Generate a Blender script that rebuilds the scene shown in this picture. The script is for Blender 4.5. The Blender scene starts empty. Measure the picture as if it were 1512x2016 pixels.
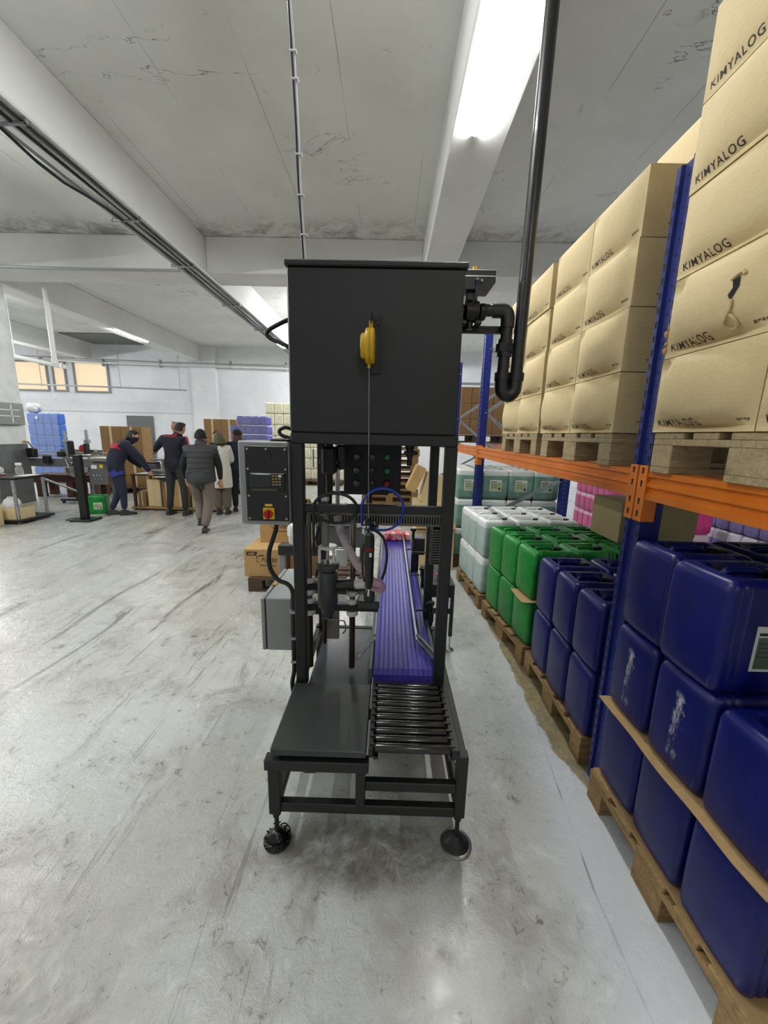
import bpy, bmesh, math, random
from mathutils import Vector, Matrix
R = math.radians
C = bpy.context.scene.collection
rnd = random.Random(7)

# ------------------------------------------------------------------ camera
cam_d = bpy.data.cameras.new('camera')
cam_d.sensor_fit = 'HORIZONTAL'
cam_d.sensor_width = 36.0
cam_d.lens = 36.0 * 757 / 1512
cam_d.clip_start = 0.05
cam_d.clip_end = 80
cam = bpy.data.objects.new('camera', cam_d)
C.objects.link(cam)
def aim(pitch, roll, yaw):
    p, r, w = R(pitch), R(roll), R(yaw)
    fw = Vector((-math.sin(w) * math.cos(p), math.cos(w) * math.cos(p), -math.sin(p)))
    rt = Vector((math.cos(w), math.sin(w), 0))
    up = rt.cross(fw)
    rx = rt * math.cos(r) + up * math.sin(r)
    ux = up * math.cos(r) - rt * math.sin(r)
    m = Matrix((rx, ux, -fw)).transposed().to_4x4()
    m.translation = (0, 0, 1.6)
    return m
cam.matrix_world = aim(11.4, 1.35, 0.6)
bpy.context.scene.camera = cam

# ------------------------------------------------------------------ world, exposure, lights
sc = bpy.context.scene
sc.view_settings.view_transform = 'Standard'
sc.view_settings.look = 'None'
sc.view_settings.gamma = 1
sc.view_settings.use_curve_mapping = False
sc.view_settings.exposure = 0.0
wd = bpy.data.worlds.new('world'); sc.world = wd
wd.use_nodes = True
wd.node_tree.nodes['Background'].inputs[0].default_value = (0.75, 0.82, 0.9, 1)
wd.node_tree.nodes['Background'].inputs[1].default_value = 0.25
cy = sc.cycles
cy.max_bounces = 8; cy.diffuse_bounces = 5; cy.glossy_bounces = 3; cy.transmission_bounces = 6
cy.transparent_max_bounces = 6
cy.caustics_reflective = False; cy.caustics_refractive = False
cy.sample_clamp_indirect = 4.0
TUBE_E = 265.0         # emission strength of the tubes fixed under the beams
LAMP_E = 340.0         # emission strength of the added fill tubes hung on rods
RIGHT_E = 500.0        # emission strength of the tubes on the right beam near the machine
FAR_E = 760.0          # emission strength of the stronger added fill tubes, most over the back of the hall
ZBM, ZHG = 4.2905, 4.05
# centre x, y, z, length (along y) and strength of every tube
TUBES = [(0.70, 3.36, ZBM, 1.5, 3), (0.70, -2.6, ZBM, 1.5, 0), (0.75, 10.5, ZBM, 1.5, 0), (0.72, 14.0, ZBM, 1.5, 0),
         (-7.74, 12.1, ZBM, 1.5, 0), (-7.9, 6.2, ZBM, 1.5, 0), (-3.5, 12.6, ZBM, 1.5, 0),
         (-1.5, 1.9, 4.3, 1.5, 1), (-5.4, 3.7, ZHG, 1.5, 2), (-3.5, -0.2, ZBM, 1.5, 3), (-3.58, -2.2, ZBM, 1.5, 3), (-10.4, 4.0, ZHG, 1.5, 1), (-11.0, 9.2, ZHG, 1.5, 2), (-13.6, 13.0, ZHG, 1.5, 2), (-1.6, 11.2, 4.35, 1.5, 2), (-1.9, 14.4, 4.3, 1.5, 2)]  # unseen tubes; the hung ones are added fill for ceiling and back wall

# ------------------------------------------------------------------ mesh builder
class MB:
    def __init__(s): s.v = []; s.f = []; s.m = []; s.mi = 0
    def add(s, vs, fs):
        o = len(s.v); s.v += [tuple(v) for v in vs]
        for f in fs: s.f.append([o + i for i in f]); s.m.append(s.mi)
        return s
    def box(s, x0, x1, y0, y1, z0, z1, b=0.0, rot=None, piv=None):
        cx, cy_, cz = (x0 + x1) / 2, (y0 + y1) / 2, (z0 + z1) / 2
        hx, hy, hz = abs(x1 - x0) / 2, abs(y1 - y0) / 2, abs(z1 - z0) / 2
        vs = []
        if b <= 0:
            for sx, sy, sz in ((-1,-1,-1),(1,-1,-1),(1,1,-1),(-1,1,-1),(-1,-1,1),(1,-1,1),(1,1,1),(-1,1,1)):
                vs.append(Vector((sx*hx, sy*hy, sz*hz)))
            fs = [(0,3,2,1),(4,5,6,7),(0,1,5,4),(1,2,6,5),(2,3,7,6),(3,0,4,7)]
        else:
            b = min(b, hx*.9, hy*.9, hz*.9)
            idx = {}
            for sx in (-1,1):
                for sy in (-1,1):
                    for sz in (-1,1):
                        for a in range(3):
                            h = [hx - b, hy - b, hz - b]; h[a] += b
                            idx[(sx,sy,sz,a)] = len(vs)
                            vs.append(Vector((sx*h[0], sy*h[1], sz*h[2])))
            fs = []
            for a in range(3):
                u, w = (a+1) % 3, (a+2) % 3
                for sa in (-1,1):
                    q = []
                    for su, sw in ((-1,-1),(1,-1),(1,1),(-1,1)):
                        k = [0,0,0]; k[a] = sa; k[u] = su; k[w] = sw
                        q.append(idx[(k[0],k[1],k[2],a)])
                    fs.append(q if sa > 0 else q[::-1])
                for su in (-1,1):
                    for sw in (-1,1):
                        k = [0,0,0]; k[u] = su; k[w] = sw
                        lo, hi = k[:], k[:]; lo[a] = -1; hi[a] = 1
                        q = [idx[(*lo,u)], idx[(*hi,u)], idx[(*hi,w)], idx[(*lo,w)]]
                        fs.append(q if su*sw < 0 else q[::-1])
            for sx in (-1,1):
                for sy in (-1,1):
                    for sz in (-1,1):
                        q = [idx[(sx,sy,sz,i)] for i in range(3)]
                        fs.append(q if sx*sy*sz > 0 else q[::-1])
        ctr = Vector((cx, cy_, cz))
        if rot is not None:
            p = Vector(piv) if piv is not None else ctr
            vs = [rot @ (v + ctr - p) + p for v in vs]
        else:
            vs = [v + ctr for v in vs]
        return s.add(vs, fs)
    def rings(s, rings, closed=False, cap=True):
        n = len(rings[0]); o = len(s.v)
        fs = []
        k = len(rings)
        for i in range(k if closed else k - 1):
            a, b_ = i * n, ((i + 1) % k) * n
            for j in range(n):
                fs.append((a + j, a + (j+1) % n, b_ + (j+1) % n, b_ + j))
        if cap and not closed:
            fs.append(tuple(range(n))[::-1]); fs.append(tuple(range((k-1)*n, k*n)))
        return s.add([p for r in rings for p in r], fs)
    def tube(s, path, r, n=8, closed=False, cap=True):
        P = [Vector(p) for p in path]; k = len(P)
        if 4 < k < 20 and not closed and not isinstance(r, (list, tuple)):      # round the bends of hand-set paths
            Q = []
            for i in range(k - 1):
                a, b_, c, d = P[max(i-1, 0)], P[i], P[i+1], P[min(i+2, k-1)]
                for q in range(4):
                    u = q / 4; Q.append(.5*((2*b_) + (c - a)*u + (2*a - 5*b_ + 4*c - d)*u*u + (3*b_ - a - 3*c + d)*u**3))
            P = Q + [P[-1]]; k = len(P)
        rr = r if isinstance(r, (list, tuple)) else [r] * k
        T = []
        for i in range(k):
            a = P[(i-1) % k] if (closed or i > 0) else P[i]
            b_ = P[(i+1) % k] if (closed or i < k-1) else P[i]
            T.append((b_ - a).normalized() if (b_ - a).length > 1e-9 else Vector((0,0,1)))
        up = Vector((0,0,1)) if abs(T[0].z) < .9 else Vector((1,0,0))
        N = (up - T[0] * up.dot(T[0])).normalized()
        rg = []
        for i in range(k):
            N = (N - T[i] * N.dot(T[i])).normalized()
            B = T[i].cross(N)
            rg.append([P[i] + (N * math.cos(2*math.pi*j/n) + B * math.sin(2*math.pi*j/n)) * rr[i] for j in range(n)])
        return s.rings(rg, closed, cap)
    def cyl(s, p0, p1, r, n=12, r1=None):
        return s.tube([p0, p1], [r, r if r1 is None else r1], n)
    def lathe(s, prof, c=(0,0,0), ax='z', n=20):
        rg = []
        for r, h in prof:
            ring = []
            for j in range(n):
                a = 2*math.pi*j/n; x, y = r*math.cos(a), r*math.sin(a)
                p = {'z': (x, y, h), 'x': (h, x, y), 'y': (y, h, x)}[ax]
                ring.append((c[0]+p[0], c[1]+p[1], c[2]+p[2]))
            rg.append(ring)
        return s.rings(rg)
    def prism(s, poly, h0, h1, ax='y'):
        def P(u, w, h): return {'y': (u, h, w), 'x': (h, u, w), 'z': (u, w, h)}[ax]
        a = [P(u, w, h0) for u, w in poly]; b_ = [P(u, w, h1) for u, w in poly]
        if ax == 'y': a, b_ = b_, a
        return s.rings([a, b_])
    def mesh(s, name, mats, off=(0,0,0), smooth=35):
        me = bpy.data.meshes.new(name)
        me.from_pydata([(v[0]-off[0], v[1]-off[1], v[2]-off[2]) for v in s.v], [], s.f)
        for m in (mats if isinstance(mats, (list, tuple)) else [mats]): me.materials.append(m)
        if len(set(s.m)) > 1 or (s.m and s.m[0]): me.polygons.foreach_set('material_index', s.m)
        if smooth:
            me.polygons.foreach_set('use_smooth', [True] * len(s.f))
            me.set_sharp_from_angle(angle=R(smooth))
        me.update()
        return me

LOC = {}
def root_loc(o):
    while o is not None:
        if o.name in LOC: return LOC[o.name]
        o = o.parent
    return (0, 0, 0)
def put(name, mb, mats, parent=None, smooth=35, label=None):
    me = mb if isinstance(mb, bpy.types.Mesh) else mb.mesh(name, mats, root_loc(parent), smooth)
    o = bpy.data.objects.new(name, me); C.objects.link(o)
    if parent is not None: o.parent = parent
    if label: o['label'] = label
    return o
def tag(o, label, cat, group=None):
    o['label'] = label; o['category'] = cat
    if group: o['group'] = group
    return o
def thing(name, label, cat, loc=(0,0,0), group=None):
    o = bpy.data.objects.new(name, None); C.objects.link(o)
    o.location = loc; o.empty_display_size = .05; LOC[o.name] = tuple(loc)
    return tag(o, label, cat, group)
def single(name, mb, mats, label, cat, group=None, loc=(0,0,0), smooth=35):
    o = bpy.data.objects.new(name, mb.mesh(name, mats, loc, smooth)); C.objects.link(o)
    o.location = loc
    return tag(o, label, cat, group)
def struct(name, mb, mats, parent=None, smooth=0):
    o = put(name, mb, mats, parent, smooth)
    if parent is None: o['kind'] = 'structure'
    return o
def dup(root, loc, rz=0.0, label=None, group=None):
    def cp(o, par):
        c = o.copy(); C.objects.link(c)
        if par is not None: c.parent = par
        for ch in o.children: cp(ch, c)
        return c
    r = cp(root, None)
    r.location = loc; r.rotation_euler = (0, 0, rz)
    if label: r['label'] = label
    if group: r['group'] = group
    return r

# ------------------------------------------------------------------ materials
def srgb(r, g, b):
    f = lambda c: (c/255/12.92 if c/255 <= .04045 else ((c/255+.055)/1.055)**2.4)
    return (f(r), f(g), f(b), 1)
def mat(name, col, rough=.5, metal=0.0, col2=None, scale=8, bump=0.0, bscale=60, trans=0.0, emit=None, estr=0, coat=0.0, detail=4, stretch=(1,1,1), lo=.35, hi=.65, alpha=1.0, sss=0.0, spec=None):
    m = bpy.data.materials.new(name); m.use_nodes = True
    nt = m.node_tree; b = nt.nodes['Principled BSDF']
    b.inputs['Base Color'].default_value = col
    b.inputs['Roughness'].default_value = rough
    b.inputs['Metallic'].default_value = metal
    if spec is not None: b.inputs['Specular IOR Level'].default_value = spec
    if trans: b.inputs['Transmission Weight'].default_value = trans
    if alpha < 1: b.inputs['Alpha'].default_value = alpha
    if coat: b.inputs['Coat Weight'].default_value = coat
    if sss:
        b.inputs['Subsurface Weight'].default_value = sss; b.inputs['Subsurface Radius'].default_value = (.03, .03, .03)
    if emit:
        b.inputs['Emission Color'].default_value = emit; b.inputs['Emission Strength'].default_value = estr
    if col2 or bump:
        tc = nt.nodes.new('ShaderNodeTexCoord'); mp = nt.nodes.new('ShaderNodeMapping')
        mp.inputs['Scale'].default_value = stretch
        nt.links.new(tc.outputs['Object'], mp.inputs[0])
        if col2:
            n = nt.nodes.new('ShaderNodeTexNoise'); n.inputs['Scale'].default_value = scale; n.inputs['Detail'].default_value = detail
            nt.links.new(mp.outputs[0], n.inputs[0])
            r = nt.nodes.new('ShaderNodeValToRGB')
            r.color_ramp.elements[0].position = lo; r.color_ramp.elements[1].position = hi
            r.color_ramp.elements[0].color = col; r.color_ramp.elements[1].color = col2
            nt.links.new(n.outputs[0], r.inputs[0]); nt.links.new(r.outputs[0], b.inputs['Base Color'])
        if bump:
            n2 = nt.nodes.new('ShaderNodeTexNoise'); n2.inputs['Scale'].default_value = bscale; n2.inputs['Detail'].default_value = 3
            nt.links.new(mp.outputs[0], n2.inputs[0])
            bp = nt.nodes.new('ShaderNodeBump'); bp.inputs['Strength'].default_value = bump; bp.inputs['Distance'].default_value = .01
            nt.links.new(n2.outputs[0], bp.inputs['Height']); nt.links.new(bp.outputs[0], b.inputs['Normal'])
    return m
class NT:
    """small helper to write node maths as calls"""
    def __init__(s, m): s.nt = m.node_tree; s.b = s.nt.nodes['Principled BSDF']
    def n(s, t, **k):
        x = s.nt.nodes.new(t)
        for a, v in k.items(): setattr(x, a, v)
        return x
    def lk(s, a, b): s.nt.links.new(a, b)
    def math(s, op, a, b=None, c=None, clamp=False):
        x = s.n('ShaderNodeMath', operation=op, use_clamp=clamp)
        for i, v in enumerate((a, b, c)):
            if v is None: continue
            if isinstance(v, (int, float)): x.inputs[i].default_value = v
            else: s.lk(v, x.inputs[i])
        return x.outputs[0]
    def noise(s, vec, scale, detail=4, rough=.55, dist=0):
        x = s.n('ShaderNodeTexNoise'); x.inputs['Scale'].default_value = scale; x.inputs['Detail'].default_value = detail
        x.inputs['Roughness'].default_value = rough; x.inputs['Distortion'].default_value = dist
        s.lk(vec, x.inputs[0]); return x.outputs[0]
    def ramp(s, f, lo, hi):
        x = s.n('ShaderNodeMapRange', clamp=True, interpolation_type='SMOOTHSTEP')
        x.inputs[1].default_value = lo; x.inputs[2].default_value = hi
        s.lk(f, x.inputs[0]); return x.outputs[0]
    def mix(s, f, a, b):
        x = s.n('ShaderNodeMix', data_type='RGBA')
        if isinstance(f, (int, float)): x.inputs[0].default_value = f
        else: s.lk(f, x.inputs[0])
        for v, i in ((a, 6), (b, 7)):
            if isinstance(v, tuple): x.inputs[i].default_value = v
            else: s.lk(v, x.inputs[i])
        return x.outputs[2]
    def coords(s, scale=(1,1,1), rot=(0,0,0), loc=(0,0,0)):
        tc = s.n('ShaderNodeTexCoord'); mp = s.n('ShaderNodeMapping')
        mp.inputs['Scale'].default_value = scale; mp.inputs['Rotation'].default_value = rot; mp.inputs['Location'].default_value = loc
        s.lk(tc.outputs['Object'], mp.inputs[0]); return mp.outputs[0]
    def xyz(s):
        tc = s.n('ShaderNodeTexCoord'); sp = s.n('ShaderNodeSeparateXYZ'); s.lk(tc.outputs['Object'], sp.inputs[0]); return sp.outputs
    def bump(s, h, st, d=.01):
        x = s.n('ShaderNodeBump'); x.inputs['Strength'].default_value = st; x.inputs['Distance'].default_value = d
        s.lk(h, x.inputs['Height']); s.lk(x.outputs[0], s.b.inputs['Normal'])

def floor_mat():
    m = mat('worn_painted_concrete', (1,1,1,1)); t = NT(m)
    P = t.coords(); x, y, z = t.xyz()
    big = t.noise(P, .8, 5, .6); mid = t.noise(P, 3.0, 8, .68, .7); fine = t.noise(P, 19, 6, .72, .9); spk = t.noise(P, 55, 3, .6, .4)
    stk = t.noise(t.coords((1.9, .30, 1), (0, 0, R(-9))), 2.6, 7, .74, .9)
    stk2 = t.noise(t.coords((6.5, .42, 1), (0, 0, R(-24)), (3, 1, 0)), 1.5, 6, .76, 1.3)
    stk3 = t.noise(t.coords((7.0, .40, 1), (0, 0, R(16)), (7, 2, 0)), 1.5, 6, .76, 1.0)
    col = t.mix(t.ramp(big, .36, .66), srgb(200,202,200), srgb(184,183,174))
    col = t.mix(t.math('MULTIPLY', t.ramp(mid, .47, .66), .85), col, srgb(158,156,147))
    col = t.mix(t.math('MULTIPLY', t.ramp(mid, .40, .26), .8), col, srgb(216,219,219))
    pits = t.math('MULTIPLY', t.ramp(fine, .55, .68), t.ramp(mid, .40, .58))
    col = t.mix(t.math('MULTIPLY', pits, .85), col, srgb(100,98,91))
    lt = t.math('MULTIPLY', t.ramp(fine, .44, .34), t.ramp(big, .62, .45))
    col = t.mix(t.math('MULTIPLY', lt, .45), col, srgb(222,224,224))
    col = t.mix(t.math('MULTIPLY', t.ramp(spk, .70, .76), .6), col, srgb(96,92,84))
    # scuffs by wheels in the busy left half
    left = t.ramp(x, .3, -1.5); far = t.ramp(y, 1.2, 3.0)
    sm = t.math('MULTIPLY', t.math('MULTIPLY', t.ramp(stk, .54, .68), left), far)
    col = t.mix(t.math('MULTIPLY', sm, .9), col, srgb(92,89,84))
    sm2 = t.math('MULTIPLY', t.ramp(stk2, .57, .66), t.ramp(x, .7, -.6))
    col = t.mix(t.math('MULTIPLY', sm2, .6), col, srgb(112,108,100))
    sm3 = t.math('MULTIPLY', t.math('MULTIPLY', t.ramp(stk3, .60, .68), left), far)
    col = t.mix(t.math('MULTIPLY', sm3, .65), col, srgb(98,94,88))
    # clean painted strip along the racks, spread past the joint to paint in lamp brightness
    fx = t.math('ADD', t.math('MULTIPLY', t.math('MAXIMUM', t.math('SUBTRACT', y, 1.1), 0), .115), .78)
    d = t.math('SUBTRACT', x, fx)
    wob = t.math('MULTIPLY', t.math('SUBTRACT', mid, .5), .10)
    strip = t.ramp(t.math('ADD', d, wob), -.22, .04)
    col = t.mix(t.math('MULTIPLY', strip, .9), col, srgb(214,218,224))
    line = t.ramp(t.math('ABSOLUTE', d), .006, .002)
    lcol = t.mix(t.ramp(t.noise(P, 2.2, 2), .45, .55), srgb(120,118,112), srgb(205,205,205))
    col = t.mix(t.math('MULTIPLY', line, .7), col, lcol)
    # bare brown concrete beside the pallets
    d2 = t.math('ADD', t.math('SUBTRACT', x, .90), t.math('MULTIPLY', t.math('SUBTRACT', mid, .5), .16))
    d2 = t.math('ADD', d2, t.math('MULTIPLY', t.math('MAXIMUM', t.math('SUBTRACT', 1.75, y), 0), -.35))
    bare = t.math('MULTIPLY', t.ramp(d2, -.012, .006), t.ramp(x, 2.4, 1.9))
    col = t.mix(bare, col, t.mix(t.ramp(fine, .4, .6), srgb(165,150,115), srgb(138,128,104)))
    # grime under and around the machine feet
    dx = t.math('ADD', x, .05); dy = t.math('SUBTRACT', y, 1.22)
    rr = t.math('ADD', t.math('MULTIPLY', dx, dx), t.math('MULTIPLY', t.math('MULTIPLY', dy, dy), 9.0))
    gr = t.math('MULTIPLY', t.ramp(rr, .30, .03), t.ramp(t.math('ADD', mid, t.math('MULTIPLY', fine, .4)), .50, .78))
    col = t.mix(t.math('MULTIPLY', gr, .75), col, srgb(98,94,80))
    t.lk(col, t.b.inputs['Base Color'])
    rg = t.math('ADD', t.math('MULTIPLY', t.ramp(mid, .35, .65), .20), .14)
    rg = t.math('ADD', rg, t.math('MULTIPLY', t.ramp(y, 2, 9), .1))
    t.lk(rg, t.b.inputs['Roughness'])
    h = t.math('ADD', t.math('MULTIPLY', fine, .8), t.math('MULTIPLY', mid, .9))
    t.bump(h, .5, .012)
    t.b.inputs['Specular IOR Level'].default_value = .5
    t.b.inputs['Coat Weight'].default_value = .35; t.b.inputs['Coat Roughness'].default_value = .15
    cb = t.n('ShaderNodeBump'); cb.inputs['Strength'].default_value = .22; cb.inputs['Distance'].default_value = .01; t.lk(h, cb.inputs['Height']); t.lk(cb.outputs[0], t.b.inputs['Coat Normal'])
    return m
def ceiling_mat(name='painted_concrete_ceiling', base=(228,229,224), seams=True):
    m = mat(name, (1,1,1,1), .75); t = NT(m)
    P = t.coords(); x, y, z = t.xyz()
    big = t.noise(P, .5, 5, .6); mid = t.noise(P, 2.4, 6, .7, .8); fine = t.noise(P, 26, 4, .7)
    b2 = tuple(c - 14 for c in base)
    col = t.mix(t.ramp(big, .35, .68), srgb(*base), srgb(*b2))
    spk = t.math('MULTIPLY', t.ramp(fine, .70, .76), t.ramp(mid, .5, .62))
    col = t.mix(t.math('MULTIPLY', spk, .6), col, srgb(96,94,90))
    if seams:
        sx = t.math('ABSOLUTE', t.math('SUBTRACT', t.math('FRACT', t.math('ADD', t.math('DIVIDE', t.math('ADD', x, t.math('MULTIPLY', mid, .02)), .86), .13)), .5))
        brk = t.ramp(t.noise(t.coords((1, .35, 1)), 1.5, 3), .46, .58)
        col = t.mix(t.math('MULTIPLY', t.math('MULTIPLY', t.ramp(sx, .008, .003), brk), .55), col, srgb(112,110,106))
        cr = t.math('ABSOLUTE', t.math('SUBTRACT', t.noise(t.coords((.7, 1.6, 1)), .75, 6, .6, .6), .5))
        crm = t.math('MULTIPLY', t.ramp(cr, .0035, .001), t.ramp(t.noise(P, 1.1, 3, .5, 0), .55, .62))
        col = t.mix(t.math('MULTIPLY', crm, .75), col, srgb(84,82,80))
        st = t.math('MULTIPLY', t.ramp(mid, .62, .72), t.ramp(big, .5, .62))
        col = t.mix(t.math('MULTIPLY', st, .4), col, srgb(120,116,106))
        cb = t.math('MULTIPLY', t.ramp(y, 6.6, 7.4), t.ramp(t.math('ADD', mid, t.math('MULTIPLY', big, .5)), .66, .92))
        cb = t.math('MULTIPLY', cb, t.ramp(y, 8.4, 7.6))
        col = t.mix(t.math('MULTIPLY', cb, .75), col, srgb(104,101,92))
        pt = t.math('MULTIPLY', t.ramp(t.noise(t.coords((1, 1.6, 1), (0, 0, .3), (5, 2, 0)), 1.9, 5, .6, .3), .64, .70), t.ramp(fine, .35, .6))
        col = t.mix(t.math('MULTIPLY', pt, .35), col, srgb(128,126,120))
    t.lk(col, t.b.inputs['Base Color'])
    t.bump(t.math('ADD', mid, t.math('MULTIPLY', fine, .25)), .25, .01)
    return m
def wall_mat():
    m = mat('white_painted_wall', (1,1,1,1), .7); t = NT(m)
    P = t.coords(); big = t.noise(P, .6, 5, .6); mid = t.noise(P, 5, 4, .6)
    col = t.mix(t.ramp(big, .35, .7), srgb(228,229,233), srgb(216,217,222))
    col = t.mix(t.math('MULTIPLY', t.ramp(mid, .62, .72), .3), col, srgb(176,175,174))
    t.lk(col, t.b.inputs['Base Color']); t.bump(mid, .15, .01); return m
def column_mat():
    m = mat('column_paint', (1,1,1,1), .65); t = NT(m); x, y, z = t.xyz()
    mid = t.noise(t.coords(), 4, 4)
    w = t.mix(t.ramp(mid, .4, .7), srgb(230,232,230), srgb(218,220,218))
    g = t.mix(t.ramp(mid, .4, .7), srgb(104,105,106), srgb(90,91,93))
    t.lk(t.mix(t.ramp(t.math('ADD', z, t.math('MULTIPLY', mid, .01)), 1.235, 1.245), g, w), t.b.inputs['Base Color']); return m
def cardboard(name, c1, c2):
    m = mat(name, (1,1,1,1), .82); t = NT(m)
    P = t.coords(); g = t.noise(t.coords((1, 1, 3)), 40, 4, .7); s = t.noise(P, 3, 4)
    col = t.mix(t.ramp(g, .2, .8), srgb(*c1), srgb(*c2)); col = t.mix(t.math('MULTIPLY', t.ramp(s, .5, .75), .4), col, srgb(*(int(v*.9) for v in c2)))
    t.lk(col, t.b.inputs['Base Color']); t.bump(g, .03, .003); return m
def plastic_can(name, c, rough=.33, scuff=False, sss=0.0):
    m = mat(name, (1,1,1,1), rough, spec=.32); t = NT(m); P = t.coords(); x, y, z = t.xyz()
    n = t.noise(P, 14, 4, .6); f = t.noise(t.coords((1, 1, .25)), 60, 4, .7)
    col = t.mix(t.ramp(n, .35, .7), srgb(*c), srgb(*(min(255, int(v*1.1)+4) for v in c)))
    col = t.mix(t.math('MULTIPLY', t.ramp(f, .66, .76), .14), col, srgb(190,192,205))
    if scuff:
        a = t.ramp(t.math('ABSOLUTE', t.math('ADD', y, t.math('MULTIPLY', t.math('SUBTRACT', n, .47), .09))), .017, .006)
        k = t.math('MULTIPLY', a, t.ramp(t.noise(t.coords((1, 1, .3)), 45, 5, .75), .42, .62))
        k = t.math('MULTIPLY', k, t.ramp(x, -.10, -.12)); k = t.math('MULTIPLY', k, t.ramp(z, .03, .07)); k = t.math('MULTIPLY', k, t.ramp(z, .30, .26))
        col = t.mix(t.math('MULTIPLY', k, .8), col, srgb(205,205,208))
    t.lk(col, t.b.inputs['Base Color'])
    if sss:
        t.b.inputs['Subsurface Weight'].default_value = sss; t.b.inputs['Subsurface Radius'].default_value = (.02,.02,.02)
    t.bump(n, .05, .01); return m
def liquid_can(name, top, liq, lvl):
    m = mat(name, (1,1,1,1), .3); t = NT(m); x, y, z = t.xyz(); n = t.noise(t.coords(), 9, 3)
    l2 = tuple(max(0, v - 16) for v in liq)
    col = t.mix(t.ramp(z, lvl - .003, lvl + .003), t.mix(t.ramp(n, .4, .65), srgb(*liq), srgb(*l2)), srgb(*top))
    t.lk(col, t.b.inputs['Base Color'])
    t.b.inputs['Subsurface Weight'].default_value = .15; t.b.inputs['Subsurface Radius'].default_value = (.03,.03,.03)
    return m
def wood(name, a, b_):
    m = mat(name, (1,1,1,1), .8); t = NT(m); g = t.noise(t.coords((2, 9, 9)), 5, 5, .65, 1.2); k = t.noise(t.coords(), 22, 3)
    col = t.mix(t.ramp(g, .3, .7), srgb(*a), srgb(*b_)); col = t.mix(t.math('MULTIPLY', t.ramp(k, .62, .72), .5), col, srgb(*(int(v*.6) for v in b_)))
    t.lk(col, t.b.inputs['Base Color']); t.bump(g, .25, .004); return m

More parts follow.
